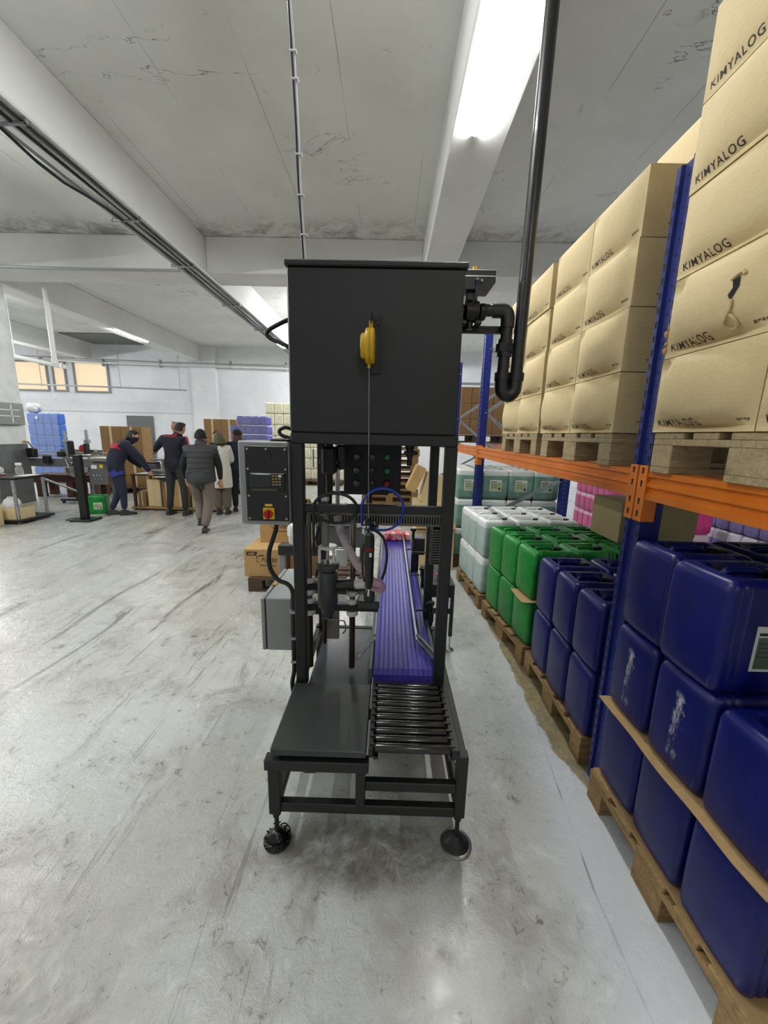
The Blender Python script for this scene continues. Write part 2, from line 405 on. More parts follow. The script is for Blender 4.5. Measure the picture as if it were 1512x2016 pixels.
M = dict(
 floor=floor_mat(), ceil=ceiling_mat(), beam=ceiling_mat('painted_beam', (228,228,225), False), wall=wall_mat(), column=column_mat(),
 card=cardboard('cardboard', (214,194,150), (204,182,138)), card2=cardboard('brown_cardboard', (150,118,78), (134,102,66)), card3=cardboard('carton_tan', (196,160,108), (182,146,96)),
 sheet=cardboard('cardboard_sheet', (176,146,102), (158,128,86)),
 blue=plastic_can('blue_plastic', (4,15,84)), blue_scuff=plastic_can('scuffed_blue_plastic', (4,15,84), .36, True),
 green=plastic_can('green_plastic', (24,120,48)), lblue=plastic_can('light_blue_plastic', (60,106,190), .4),
 white_can=liquid_can('natural_can_pale_liquid', (226,228,228), (176,196,194), .285), teal=liquid_can('natural_can_teal_liquid', (212,218,216), (122,158,146), .285),
 pink=liquid_can('natural_can_pink_liquid', (228,176,200), (200,92,142), .225), purple=liquid_can('natural_can_purple_liquid', (196,192,206), (128,118,170), .2),
 litpink=liquid_can('natural_can_lit_pink_liquid', (246,214,226), (250,74,160), .215),  # same pink with the light on these cans put into the liquid colour
 yellowish=plastic_can('ivory_plastic', (222,218,190), .5, False, .2),
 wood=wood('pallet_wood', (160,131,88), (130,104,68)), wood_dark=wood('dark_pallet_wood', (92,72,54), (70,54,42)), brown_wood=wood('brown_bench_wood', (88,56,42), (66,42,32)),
 wood_pale=wood('pale_pallet_wood', (176,158,122), (146,128,96)),
 black=mat('black_powder_coat', srgb(26,27,28), .5, bump=.05, bscale=400), anth=mat('anthracite_powder_coat', srgb(28,29,29), .46, bump=.08, bscale=500, col2=srgb(25,26,26), scale=3),
 anth_hi=mat('anthracite_scale_plate', srgb(58,60,60), .36, bump=.05, bscale=300, col2=srgb(52,54,55), scale=6),
 plate=mat('blue_grey_plate', srgb(74,80,84), .22, col2=srgb(64,69,73), scale=5), card_shade=cardboard('shaded_cardboard', (150,134,96), (138,122,84)), blackpl=mat('black_plastic', srgb(20,20,21), .38), rubber=mat('black_rubber', srgb(16,16,17), .5), glossy=mat('black_shiny_wrap', srgb(14,14,16), .12, bump=.5, bscale=70),  # the dim cardboard has the shade behind the rack put into its colour
 pvc=mat('dark_pvc_pipe', srgb(38,38,42), .32, coat=.2), valve=mat('dark_grey_plastic', srgb(52,54,54), .42),
 steel=mat('brushed_steel', srgb(190,190,188), .28, 1.0), galv=mat('galvanised_steel', srgb(176,180,184), .42, .85, col2=srgb(150,154,158), scale=30),
 rod=mat('guide_rod_steel', srgb(140,132,118), .34, .85, col2=srgb(104,88,68), scale=5, stretch=(4,4,1)),
 rodlow=mat('greasy_rod', srgb(84,66,50), .35, .7, col2=srgb(56,44,34), scale=9), chrome=mat('chrome', srgb(215,215,215), .12, 1.0),
 roller=mat('dark_roller_steel', srgb(72,72,72), .22, .9), hdpe=mat('white_hdpe', srgb(216,214,206), .4), greypl=mat('grey_plastic_duct', srgb(120,118,110), .5),
 cab=mat('light_grey_enclosure', srgb(150,153,152), .42, col2=srgb(142,145,144), scale=4), panel=mat('black_panel', srgb(20,20,21), .4),
 screen=mat('dark_lcd', srgb(38,40,38), .15), yellow=mat('yellow_paint', srgb(206,168,24), .38), yellow2=mat('yellow_switch', srgb(226,192,24), .4),
 red=mat('red_plastic', srgb(170,22,22), .35), greenb=mat('green_button', srgb(36,140,62), .3), greyb=mat('grey_button', srgb(104,104,104), .4),
 belt=mat('violet_belt', srgb(64,58,152), .32, col2=srgb(54,48,140), scale=6, bump=.1, bscale=120),
 rackblue=mat('rack_blue_paint', srgb(16,34,112), .38, col2=srgb(13,28,98), scale=12), orange=mat('rack_orange_paint', srgb(216,120,30), .35, col2=srgb(202,108,24), scale=7),
 hole=mat('slot_dark', srgb(12,14,22), .8), hose=mat('clear_pink_hose', srgb(206,160,176), .12, trans=.55, alpha=.75), hoserib=mat('hose_rib', srgb(206,200,208), .3),
 bluetube=mat('blue_pu_tube', srgb(28,60,170), .25, trans=.15), film=mat('clear_stretch_film', srgb(235,238,244), .12, alpha=.22), whitepl=mat('white_plastic', srgb(226,226,224), .4),
 label=mat('white_label', srgb(214,216,206), .5), labelg=mat('label_green_print', srgb(150,168,120), .5, col2=srgb(176,186,150), scale=30), ink=mat('dark_ink', srgb(52,46,40), .7), inkl=mat('soft_ink', srgb(104,90,66), .8),
 labeld=mat('label_dark_field', srgb(64,84,66), .5, col2=srgb(80,100,82), scale=20),
 tube=mat('tube_light', (1,1,1,1), .5, emit=(.98,1,.985,1), estr=TUBE_E), tube_fill=mat('fill_tube_light', (1,1,1,1), .5, emit=(.98,1,.985,1), estr=LAMP_E), tube_fill_far=mat('far_fill_tube_light', (1,1,1,1), .5, emit=(.98,1,.985,1), estr=FAR_E), tube_right=mat('right_tube_light', (1,1,1,1), .5, emit=(.98,1,.985,1), estr=RIGHT_E), lampbody=mat('lamp_body', srgb(220,220,220), .4),
 conduit=mat('grey_conduit', srgb(150,152,154), .45), cablew=mat('white_cable', srgb(214,214,214), .45), cableb=mat('navy_cable', srgb(26,28,60), .4),
 winglass=mat('backlit_frosted_pane', srgb(196,170,134), .5, emit=srgb(240,220,188), estr=.62, col2=srgb(190,166,134), scale=3, stretch=(3,1,.6)), frame=mat('window_frame', srgb(128,130,134), .5),
 doorgrey=mat('grey_door_paint', srgb(96,99,98), .5), skin=mat('skin', srgb(196,146,120), .55, sss=.05), hair=mat('dark_hair', srgb(24,20,19), .6), hairb=mat('brown_hair', srgb(74,48,34), .6), hairw=mat('white_hair', srgb(206,200,196), .7),
 navy=mat('navy_cloth', srgb(26,28,48), .85, bump=.2, bscale=25), dknavy=mat('dark_navy_knit', srgb(20,20,34), .9, bump=.2, bscale=30), jeans=mat('dark_jeans', srgb(30,34,58), .85, bump=.2, bscale=30), char=mat('charcoal_trousers', srgb(40,40,42), .85, bump=.2, bscale=30),
 vest=mat('charcoal_quilt', srgb(52,52,56), .7), blackcl=mat('black_cloth', srgb(18,18,20), .85), taupe=mat('taupe_trousers', srgb(112,100,92), .85, bump=.25, bscale=22), redcl=mat('red_cloth', srgb(168,30,40), .8), bluecl=mat('blue_shirt', srgb(52,56,140), .8),
 coat=mat('white_coat', srgb(206,202,192), .8, bump=.2, bscale=14), olive=mat('olive_scarf', srgb(92,92,60), .8, col2=srgb(74,74,48), scale=14), olivetr=mat('grey_brown_trousers', srgb(96,90,78), .85), shoe=mat('dark_shoe', srgb(48,46,46), .7), sole=mat('pale_sole', srgb(206,204,200), .6), darkred=mat('dark_red_collar', srgb(112,26,38), .8),
 stainless=mat('stainless_sheet', srgb(170,166,158), .3, .9), paper=mat('paper', srgb(226,226,222), .7), dgrey=mat('dark_grey_machine', srgb(92,94,96), .45), brass=mat('brass', srgb(196,160,70), .3, 1.0), bottle=mat('clear_bottle', srgb(220,225,225), .1, trans=.6, alpha=.6),
 redpack=mat('red_print_film', srgb(206,44,52), .25, col2=srgb(232,190,190), scale=16, lo=.45, hi=.6), bag=mat('white_plastic_bag', srgb(222,222,222), .35, bump=.6, bscale=18), tape=mat('tape', srgb(204,180,136), .3), greydust=mat('dusty_glass', srgb(140,142,138), .4),
)

# text as mesh -----------------------------------------------------------
_tc = {}
def text_mesh(txt, size, bold=0.0, sx=1.0):
    k = (txt, size, bold, sx)
    if k not in _tc:
        cu = bpy.data.curves.new('t', 'FONT'); cu.body = txt; cu.size = size; cu.offset = bold; cu.resolution_u = 2; cu.space_character = 1.12
        o = bpy.data.objects.new('t', cu); me = o.to_mesh()
        vs = [(v.co.x * sx, v.co.y) for v in me.vertices]; fs = [tuple(p.vertices) for p in me.polygons]
        o.to_mesh_clear(); bpy.data.objects.remove(o); bpy.data.curves.remove(cu)
        _tc[k] = (vs, fs)
    return _tc[k]
def add_text(mb, txt, size, origin, u, v, bold=0.0, sx=1.0, skew=0.0):
    vs, fs = text_mesh(txt, size, bold, sx); o = Vector(origin); u = Vector(u); v = Vector(v)
    mb.add([o + u * (a + skew * b_) + v * b_ for a, b_ in vs], fs)

def blob(cx, cy_, cz, rx, ry, rz_, seed, n=14, amp=.18):
    r = random.Random(seed); ph = [r.uniform(0, 6) for _ in range(6)]; b = MB(); rg = []
    for i in range(1, n):
        th = math.pi*i/n; ring = []
        for j in range(n*2):
            a = math.pi*j/n; q = 1 + amp*(math.sin(3*a + ph[0] + 2*th) + math.sin(5*a + ph[1]) * math.sin(4*th + ph[2]) + .6*math.sin(9*a + ph[3] + 7*th)) * .5
            ring.append((cx + rx*q*math.sin(th)*math.cos(a), cy_ + ry*q*math.sin(th)*math.sin(a), cz - rz_*q*math.cos(th)))
        rg.append(ring)
    return b.rings(rg)

# ------------------------------------------------------------------ room shell
X0, X1, Y0, Y1, ZC = -16.0, 6.4, -5.0, 16.3, 4.9
b = MB(); b.box(X0, X1, Y0, Y1, -.15, 0); struct('floor', b, M['floor'])
b = MB(); b.box(X0, X1, Y0, Y1, ZC, ZC + .2); struct('ceiling', b, M['ceil'])
WINS = [(-15.6, -14.0, 3.02, 4.22), (-13.82, -13.25, 3.02, 4.22), (-12.95, -11.5, 3.0, 4.24)]
b = MB()
xs = X0 - .2
for (a, c, z0, z1) in WINS:
    b.box(xs, a, Y1, Y1 + .3, 0, ZC); b.box(a, c, Y1, Y1 + .3, 0, z0); b.box(a, c, Y1, Y1 + .3, z1, ZC); xs = c
b.box(xs, X1 + .2, Y1, Y1 + .3, 0, ZC)
b.box(X0, -7.5, Y1 - .05, Y1, 2.26, 2.36)
struct('wall_back', b, M['wall'])
b = MB(); b.box(X0 - .3, X0, Y0, Y1, 0, ZC); struct('wall_left', b, M['wall'])
b = MB(); b.box(X1, X1 + .3, Y0, Y1, 0, ZC); struct('wall_right', b, M['wall'])
b = MB(); b.box(X0, X1, Y0 - .3, Y0, 0, ZC); struct('wall_front', b, M['wall'])
for i, (a, c, z0, z1) in enumerate(WINS):
    b = MB(); t = .07
    for q in ((a, a + t, z0, z1), (c - t, c, z0, z1), (a + t, c - t, z0, z0 + t), (a + t, c - t, z1 - t, z1)): b.box(q[0], q[1], Y1 - .06, Y1 + .04, q[2], q[3])
    w = struct('window_%d' % (i + 1), b, M['frame'])
    p = MB(); p.box(a + t, c - t, Y1 - .005, Y1 + .015, z0 + t, z1 - t); put('pane', p, M['winglass'], w)
def beam(n, x0, x1, y0, y1, z0, z1, m='beam'):
    b = MB(); b.box(x0, x1, y0, y1, z0, z1, .015); return struct('trim_%d' % n, b, M[m])
beam(1, -3.72, -3.3, Y0, Y1, 4.3, ZC); beam(2, -8.12, -7.65, Y0, Y1, 4.3, ZC); beam(3, .49, 1.01, Y0, Y1, 4.3, ZC)
beam(4, X0, -8.12, 7.42, 8.03, 4.32, ZC); beam(5, -7.65, -3.72, 7.42, 8.03, 4.32, ZC); beam(6, -3.3, .49, 7.42, 8.03, 4.32, ZC); beam(7, 1.01, X1, 7.42, 8.03, 4.32, ZC)
beam(8, 4.9, 5.35, Y0, Y1, 4.3, ZC); beam(9, -12.6, -12.15, Y0, Y1, 4.3, ZC)
b = MB(); b.box(-8.2, -7.7, 7.45, 8.2, 0, 4.3, .01); struct('trim_10', b, M['column'])
b = MB(); b.box(-8.05, -7.06, Y1 - .18, Y1, 0, ZC); struct('trim_11', b, M['wall'])
b = MB(); b.box(-11.9, -9.9, 14.5, 16.2, ZC - .03, ZC); struct('trim_12', b, M['doorgrey'])
b = MB(); b.box(-10.95, -9.85, Y1 - .06, Y1, 0.02, 2.12, .01); d = struct('door_1', b, M['doorgrey'])
b = MB(); b.cyl((-9.98, Y1 - .12, 1.05), (-9.98, Y1 - .06, 1.05), .02); b.box(-10.1, -9.96, Y1 - .14, Y1 - .12, 1.03, 1.07); put('door_handle', b, M['galv'], d)

# tube lamps -------------------------------------------------------------
LAMPW = {0: 'tube lamp under the ceiling beam above the cartons, its far end in view', 4: 'tube lamp glowing on the far left beam above the workbench', 6: 'far tube lamp glimpsed at the end of the cable bundle'}
for i, (x, y, z, L, pw) in enumerate(TUBES):
    t = thing('tube_lamp', LAMPW.get(i, 'unseen tube lamp added as fill light, outside the picture or hidden by the hopper'), 'lamp', (x, y, z), 'fluorescent tubes of the hall')
    b = MB(); b.box(x - .013, x + .013, y - L/2 - .02, y + L/2 + .02, z + .005, z + .0093, .001); put('lamp_body', b, M['lampbody'], t)
    b = MB(); b.cyl((x, y - L/2, z - .004), (x, y + L/2, z - .004), .0125, 12); put('lamp_tube', b, M[('tube', 'tube_fill', 'tube_fill_far', 'tube_right')[pw]], t)
    if z != ZBM: P_ = MB(); [P_.cyl((x, yy, z + .008), (x, yy, 4.9), .006, 6) for yy in (y - .5, y + .5)]; put('hanger_rod', P_, M['galv'], t)
    b = MB()
    for s in (-1, 1): b.cyl((x, y + s*L/2, z - .004), (x, y + s*(L/2 + .02), z - .004), .014, 12)
    put('end_cap', b, M['lampbody'], t)

# pipes, cables and fittings under the ceiling ---------------------------
t = thing('cable_bundle', 'long bundle of black and grey cables sagging under the left ceiling beam', 'cables', (-3.5, 5, 4.28))
def sag(x, z, a, ph, r, m, n=60, dip=None):
    b = MB(); P = []
    for i in range(n + 1):
        y = -3 + 19.2 * i / n
        zz = z - .02 * abs(math.sin(y * 1.3 + ph)) * a
        if dip: zz -= dip[2] * math.exp(-((y - dip[0]) / dip[1]) ** 2)
        P.append((x + .012 * math.sin(y * .9 + ph), y, zz))
    b.tube(P, r, 6); put('cable', b, M[m], t)
sag(-3.36, 4.285, .5, 0, .012, 'blackpl'); sag(-3.40, 4.283, 1, 1, .014, 'conduit'); sag(-3.45, 4.28, 1, 2, .016, 'blackpl'); sag(-3.50, 4.285, .6, 3, .013, 'cablew')
sag(-3.55, 4.28, 1.2, .5, .016, 'blackpl', dip=(4.5, .55, .12)); sag(-3.61, 4.285, .8, 1.7, .018, 'conduit'); sag(-3.66, 4.285, .4, 2.5, .014, 'cablew', dip=(4.2, .8, .04))
b = MB()
for y in (1, 2.6, 4.0, 5.6, 7.0, 9, 11, 13): b.box(-3.7, -3.32, y, y + .03, 4.245, 4.26)
for y in (1, 2.6, 4.0, 5.6, 7.0, 9, 11, 13):
    for x in (-3.7, -3.335): b.box(x, x + .015, y, y + .03, 4.245, 4.299)
put('cable_clip', b, M['galv'], t)
b = MB(); b.tube([(-9.6, 7.38, 4.345), (-6.9, 7.38, 4.345), (-5.4, 7.37, 4.32), (-3.76, 7.38, 4.33)], .025, 8)
single('conduit_pipe', b, M['conduit'], 'grey conduit pipe along the face of the left cross beam', 'pipe')
b = MB(); b.cyl((-7.13, 8.5, 2.96), (-7.13, 8.5, 4.9), .045, 10); b.cyl((-7.13, 8.5, 2.9), (-7.13, 8.5, 3.0), .06, 10)
single('drop_pipe', b, M['whitepl'], 'white vertical pipe dropping from the ceiling beside the left column', 'pipe')
t = thing('wall_pipe_run', 'pair of long pipes running across the top of the back wall', 'pipe', (-8, 16.05, 4.1))
b = MB(); b.tube([(-15.9, 16.0, 4.26), (-12, 16.0, 4.14), (-7, 15.98, 4.09), (-1, 15.98, 4.04)], .035, 8); put('pipe', b, M['cablew'], t)
b = MB(); b.tube([(-15.9, 16.05, 4.38), (-9, 16.04, 4.22), (-1, 16.04, 4.16)], .02, 8); put('pipe', b, M['conduit'], t)
b = MB()
for x in (-14, -11.5, -9.2, -6.4, -4.2): b.cyl((x, 16.0, 4.1), (x, 16.29, 4.1), .015, 6); b.box(x - .02, x + .02, 15.95, 16.1, 4.0, 4.3)
put('pipe_bracket', b, M['conduit'], t)
t = thing('hanging_rail', 'thin horizontal conduit hanging on rods in front of the back windows', 'pipe', (-11, 15, 3.1))
b = MB(); b.tube([(-14.6, 15, 3.17), (-11, 15, 3.12), (-7.7, 15, 3.06)], .03, 8); put('pipe', b, M['conduit'], t)
b = MB()
for x in (-13.2, -10.2, -7.95): b.cyl((x, 15, 3.08), (x, 15, 4.9), .014, 6)
put('hanger_rod', b, M['conduit'], t)
b = MB(); b.tube([(-11.2, 10, 3.66), (-9.37, 10, 3.29), (-8.2, 10, 3.07)], .05, 8); b.cyl((-8.2, 10, 3.03), (-8.2, 10, 3.12), .06, 8); b.cyl((-9.37, 10, 3.3), (-9.37, 10, 4.9), .012, 6)
single('vent_pipe', b, M['whitepl'], 'white pipe crossing in front of the left window and bending down', 'pipe')
t = thing('drop_cable', 'thin power cable with white clips dropping from the ceiling onto the machine', 'cable', (-.48, 2.0, 2.25))
P1 = [(-.60, 2.0, 4.9), (-.53, 2.0, 4.2), (-.475, 2.0, 3.4), (-.452, 2.0, 2.95), (-.445, 2.0, 2.7), (-.425, 2.0, 2.36), (-.405, 2.0, 2.0), (-.40, 1.95, 1.7)]
b = MB(); b.tube(P1, .0048, 6); put('cable', b, M['cableb'], t)
b = MB(); b.tube([(x + .010, y + .004, z) for x, y, z in P1], .004, 6); put('cable', b, M['cablew'], t, label='white cable strand')
b = MB()
for z, x in ((3.2, -.463), (3.1, -.457), (2.82, -.447), (2.66, -.441), (2.5, -.43), (3.6, -.486)): b.box(x - .009, x + .021, 1.991, 2.013, z - .003, z + .003)
put('cable_tie', b, M['whitepl'], t)
t = thing('wall_case', 'small grey glazed case fixed on the white column at the left edge', 'case', (-7.65, 7.8, 1.65))
b = MB(); b.box(-7.7, -7.6, 7.5, 8.12, 1.62, 2.05, .01); put('case_body', b, M['cab'], t)
b = MB(); b.box(-7.6, -7.592, 7.53, 8.09, 1.66, 2.01); put('case_glass', b, M['greydust'], t)
b = MB()
for z in (1.78, 1.9): b.box(-7.592, -7.585, 7.53, 8.0, z, z + .02)
b.box(-7.592, -7.585, 7.82, 7.85, 1.66, 2.01); put('case_shelf', b, M['whitepl'], t)

# ------------------------------------------------------------------ filling machine
fm = thing('filling_machine', 'tall anthracite semi-automatic filling machine with a square hopper, scale and rollers', 'machine', (-.05, 1.75, 0))
def P(name, f, m, par=None, label=None, smooth=35):
    b = MB(); f(b); return put(name, b, M[m] if isinstance(m, str) else m, par or fm, smooth, label)
# hopper
def f(b):
    b.box(-.412, .272, 1.615, 2.25, 1.60, 2.222, .006)
hop = P('hopper', f, 'anth')
P('lid', lambda b: b.box(-.42, .282, 1.605, 2.26, 2.222, 2.243, .004), 'anth', hop)
# upright frame
for x in (-.412, .233):
    for y in (1.615, 2.2): P('frame_post', lambda b: b.box(x, x + .05, y, y + .05, .42, 1.555, .004), 'black')
def f(b):
    for y in (1.615, 2.2): b.box(-.412, .283, y, y + .05, 1.555, 1.60, .004)
    for x in (-.412, .233): b.box(x, x + .05, 1.665, 2.2, 1.555, 1.60, .004)
P('top_frame', f, 'black')
P('cross_bar', lambda b: b.box(-.385, .255, 1.63, 1.67, 1.262, 1.297, .004), 'black')
# base frame
def f(b):
    b.box(-.43, -.385, 1.22, 1.262, .148, .36, .003)
P('leg', f, 'black')
P('leg', lambda b: b.box(-.097, -.06, 1.22, 1.262, .19, .36, .003), 'black')
P('leg', lambda b: b.box(.285, .326, 1.228, 1.27, .148, .425, .003), 'black')
for x in (-.43, .285): P('leg', lambda b: b.box(x, x + .042, 2.2, 2.242, .148, .42, .003), 'black')
P('bottom_rail', lambda b: b.box(-.385, .285, 1.226, 1.258, .155, .197, .003), 'black')
P('middle_rail', lambda b: b.box(-.06, .285, 1.228, 1.258, .262, .303, .003), 'black')
P('scale_channel', lambda b: (b.box(-.437, -.048, 1.205, 1.25, .362, .406, .003), b.box(-.29, -.245, 1.215, 1.25, .35, .362)), 'black')
for x in (-.428, .288):
    P('side_rail', lambda b: b.box(x, x + .036, 1.262, 2.2, .375, .415, .003), 'anth')
    P('side_rail', lambda b: b.box(x, x + .036, 1.262, 2.2, .158, .195, .003), 'anth')
P('rear_rail', lambda b: (b.box(-.386, .285, 2.204, 2.236, .158, .195, .003), b.box(-.386, .285, 2.204, 2.236, .375, .415, .003), b.box(-.386, .285, 1.60, 1.635, .262, .30, .003)), 'black')
# scale
P('scale_platform', lambda b: b.box(-.414, -.058, 1.212, 1.604, .422, .452, .004), 'anth_hi')
P('scale_base', lambda b: b.box(-.40, -.075, 1.24, 1.58, .406, .424), 'blackpl')
P('drip_plate', lambda b: b.box(-.362, -.06, 1.60, 2.19, .405, .416, .002), 'plate')
# roller bed
for x, x1 in ((-.050, -.032), (.262, .29)):
    P('roller_rail', lambda b: (b.box(x, x1, 1.225, 1.615, .415, .458, .002), b.box(x + (.018 if x < 0 else -.012), x1 + (.018 if x < 0 else -.026), 1.23, 1.61, .405, .418)), 'anth')
for i in range(10):
    y = 1.243 + i * .0395
    r = P('roller', lambda b: b.lathe([(.004, -.026), (.0155, -.0255), (.017, -.022), (.017, .249), (.0155, .2525), (.004, .253)], (0, y, .445), 'x', 18), 'roller')
    P('axle', lambda b: (b.box(-.046, -.026, y - .004, y + .004, .452, .462), b.box(.253, .275, y - .004, y + .004, .452, .462), b.cyl((-.045, y, .447), (.272, y, .447), .004, 6)), 'blackpl', r)
# levelling feet
for i, (x, y) in enumerate(((-.408, 1.242), (.305, 1.25), (-.408, 2.22), (.305, 2.22))):
    ft = P('levelling_foot', lambda b: b.lathe([(.0, .0), (.052, .0), (.054, .006), (.046, .018), (.03, .034), (.016, .05), (.012, .052), (0, .052)], (x, y, 0), 'z', 24), 'glossy' if i != 1 else 'rubber')
    P('stem', lambda b: (b.cyl((x, y, .045), (x, y, .15), .009, 10), b.cyl((x, y, .125), (x, y, .148), .016, 6)), 'black', ft)
    if i == 1: P('foot_ring', lambda b: b.lathe([(.046, .0), (.062, .0), (.062, .006), (.05, .010)], (x, y, 0), 'z', 24), 'steel', ft, 'shiny steel disc')
    if i == 0:
        def f(b):
            for k in range(9):
                a = k * .8; q = [(x + .05*math.cos(a + s*.5), y + .05*math.sin(a + s*.5), .014 + .018*math.sin(s*1.4 + k)) for s in range(5)]
                b.tube(q, .003, 5)
        P('torn_wrap', f, 'glossy', ft, 'black torn plastic wrap')
# control cabinet (indicator, switch)
cab = P('control_cabinet', lambda b: b.box(-.628, -.418, 1.60, 1.80, 1.208, 1.562, .006), 'cab')
fr = P('front_panel', lambda b: b.box(-.598, -.42, 1.592, 1.602, 1.226, 1.543, .003), 'panel', cab)
def f(b):
    for x, z in ((-.586,1.53),(-.508,1.53),(-.43,1.53),(-.586,1.448),(-.43,1.448),(-.586,1.335),(-.43,1.335),(-.586,1.238),(-.43,1.238)): b.cyl((x, 1.593, z), (x, 1.588, z), .0042, 8)
P('panel_screw', f, 'steel', cab)
ind = P('weighing_indicator', lambda b: b.box(-.578, -.432, 1.585, 1.594, 1.352, 1.432, .003), 'blackpl', cab)
b = MB()
b.box(-.575, -.489, 1.582, 1.586, 1.374, 1.428, .001); b.mi = 1
b.box(-.573, -.463, 1.582, 1.586, 1.356, 1.368); b.mi = 2
for r in range(4):
    for c in range(3):
        if not (r == 0 and c == 2): b.box(-.484 + c*.0135, -.4745 + c*.0135, 1.581, 1.586, 1.382 + (3 - r)*.0118, 1.388 + (3 - r)*.0118)
b.mi = 3; b.box(-.457, -.445, 1.581, 1.586, 1.4155, 1.4255)
b.mi = 4
for k in range(8): b.box(-.570 + k*.0128, -.563 + k*.0128, 1.5808, 1.582, 1.359, 1.364)
put('keypad', b, [M['screen'], M['valve'], mat('dull_key', srgb(158,140,84), .5), M['whitepl'], M['inkl']], cab)
sw = P('main_switch', lambda b: (b.box(-.528, -.480, 1.585, 1.594, 1.236, 1.285, .002), b.box(-.520, -.488, 1.585, 1.594, 1.291, 1.301, .002)), 'yellow2', cab)
P('switch_knob', lambda b: (b.cyl((-.504, 1.586, 1.26), (-.504, 1.572, 1.26), .0185, 20), b.box(-.509, -.499, 1.560, 1.573, 1.240, 1.278, .002)), 'red', cab)
P('bezel', lambda b: b.lathe([(.012, 0), (.02, 0), (.02, -.004), (.012, -.004)], (-.505, 1.592, 1.505), 'y', 16), 'blackpl', cab)
P('cable_tray', lambda b: (b.box(-.50, -.418, 1.62, 1.80, 1.563, 1.573, .003), b.tube([(-.43, 1.72, 1.572), (-.475, 1.72, 1.585), (-.487, 1.72, 1.605), (-.46, 1.72, 1.62), (-.43, 1.73, 1.612)], .008, 6)), 'blackpl', cab)
# lower electric enclosure
en = P('electric_enclosure', lambda b: b.box(-.622, -.49, 1.85, 2.30, .462, .757, .005), 'cab')
P('enclosure_door', lambda b: b.box(-.648, -.627, 1.85, 2.30, .462, .755, .004), 'cab', en)
P('seal', lambda b: b.box(-.628, -.621, 1.853, 2.297, .466, .752), 'rubber', en)
P('hinge', lambda b: b.box(-.640, -.612, 2.02, 2.06, .755, .762, .001), 'brass', en)
P('mounting_bracket', lambda b: (b.box(-.49, -.41, 2.20, 2.235, .5, .54), b.box(-.49, -.41, 2.20, 2.235, .68, .72)), 'black', en)
# cables of the machine
def f(b):
    b.tube([(-.505, 1.69, 1.215), (-.506, 1.69, 1.17), (-.52, 1.68, 1.12), (-.536, 1.67, 1.06), (-.53, 1.66, .99), (-.495, 1.66, .935), (-.455, 1.655, .92), (-.43, 1.65, .89), (-.424, 1.64, .82), (-.424, 1.63, .6), (-.424, 1.63, .5), (-.435, 1.63, .43), (-.43, 1.64, .36), (-.42, 1.68, .30)], .0105, 8)
P('supply_cable', f, 'rubber')
def f(b):
    for z in (.795, .665, .545): b.box(-.436, -.412, 1.618, 1.645, z - .006, z + .006)
P('cable_clip', f, 'galv')
P('hose_loop', lambda b: b.tube([(-.40, 1.75, 2.075), (-.44, 1.73, 2.06), (-.50, 1.70, 2.02), (-.517, 1.69, 2.0), (-.517, 1.69, 1.99), (-.50, 1.69, 1.975), (-.45, 1.68, 1.955), (-.416, 1.68, 1.93), (-.412, 1.66, 1.85)], .0085, 8), 'rubber')
# perforated cable duct
def duct(b, x0, x1, z0, z1, y, horiz):
    b.mi = 0; b.box(x0, x1, y + .004, y + .035, z0, z1)
    b.mi = 1; p = .0125
    if horiz:
        b.box(x0, x1, y - .002, y + .004, z0, z0 + .010); b.box(x0, x1, y - .002, y + .004, z1 - .010, z1)
        n = int((x1 - x0) / p)
        for i in range(n): b.box(x0 + i*p, x0 + i*p + p*.52, y - .002, y + .004, z0 + .010, z1 - .010)
    else:
        w = (x1 - x0); b.box(x0, x0 + w*.18, y - .002, y + .004, z0, z1); b.box(x1 - w*.18, x1, y - .002, y + .004, z0, z1)
        n = int((z1 - z0) / p)
        for i in range(n): b.box(x0, x1, y - .002, y + .004, z0 + i*p, z0 + i*p + p*.5)
for q in ((-.365, .255, 1.185, 1.240, 1.74, True), (.202, .255, 1.0, 1.185, 1.742, False), (-.408, -.375, .45, 1.185, 1.742, False)):
    b = MB(); duct(b, *q); put('cable_duct', b, [M['hole'], M['greypl']], fm)
# push button panel
bp = P('button_panel', lambda b: (b.box(-.245, .065, 2.08, 2.18, 1.285, 1.556, .004)), 'black')
names = [('greyb','greyb','greenb'), ('greyb','sel','greenb'), ('greyb','sel','red')]
for r in range(3):
    for c in range(3):
        x, z = (-.172, -.089, -.010)[c], (1.481, 1.408, 1.338)[r]; k = names[r][c]
        bt = P('button_ring', lambda b: b.lathe([(.010, 0), (.0185, 0), (.0185, -.006), (.016, -.009), (.010, -.009)], (x, 2.079, z), 'y', 18), 'blackpl' if k != 'sel' else 'valve', bp)
        if k == 'sel':
            P('selector_knob', lambda b: b.lathe([(0, 0), (.014, 0), (.013, -.014), (0, -.015)], (x, 2.07, z), 'y', 16), 'blackpl', bp)
            P('selector_mark', lambda b: b.box(x - .002, x + .002, 2.052, 2.056, z, z + .012), 'whitepl', bp)
        else:
            P('button', lambda b: b.lathe([(0, 0), (.0155, 0), (.0155, -.008), (.012, -.012), (0, -.0125)], (x, 2.07, z), 'y', 18), k, bp)
P('panel_bracket', lambda b: (b.box(-.33, .0, 2.12, 2.15, 1.268, 1.285, .002), b.box(-.12, -.09, 2.12, 2.15, 1.22, 1.268)), 'black')
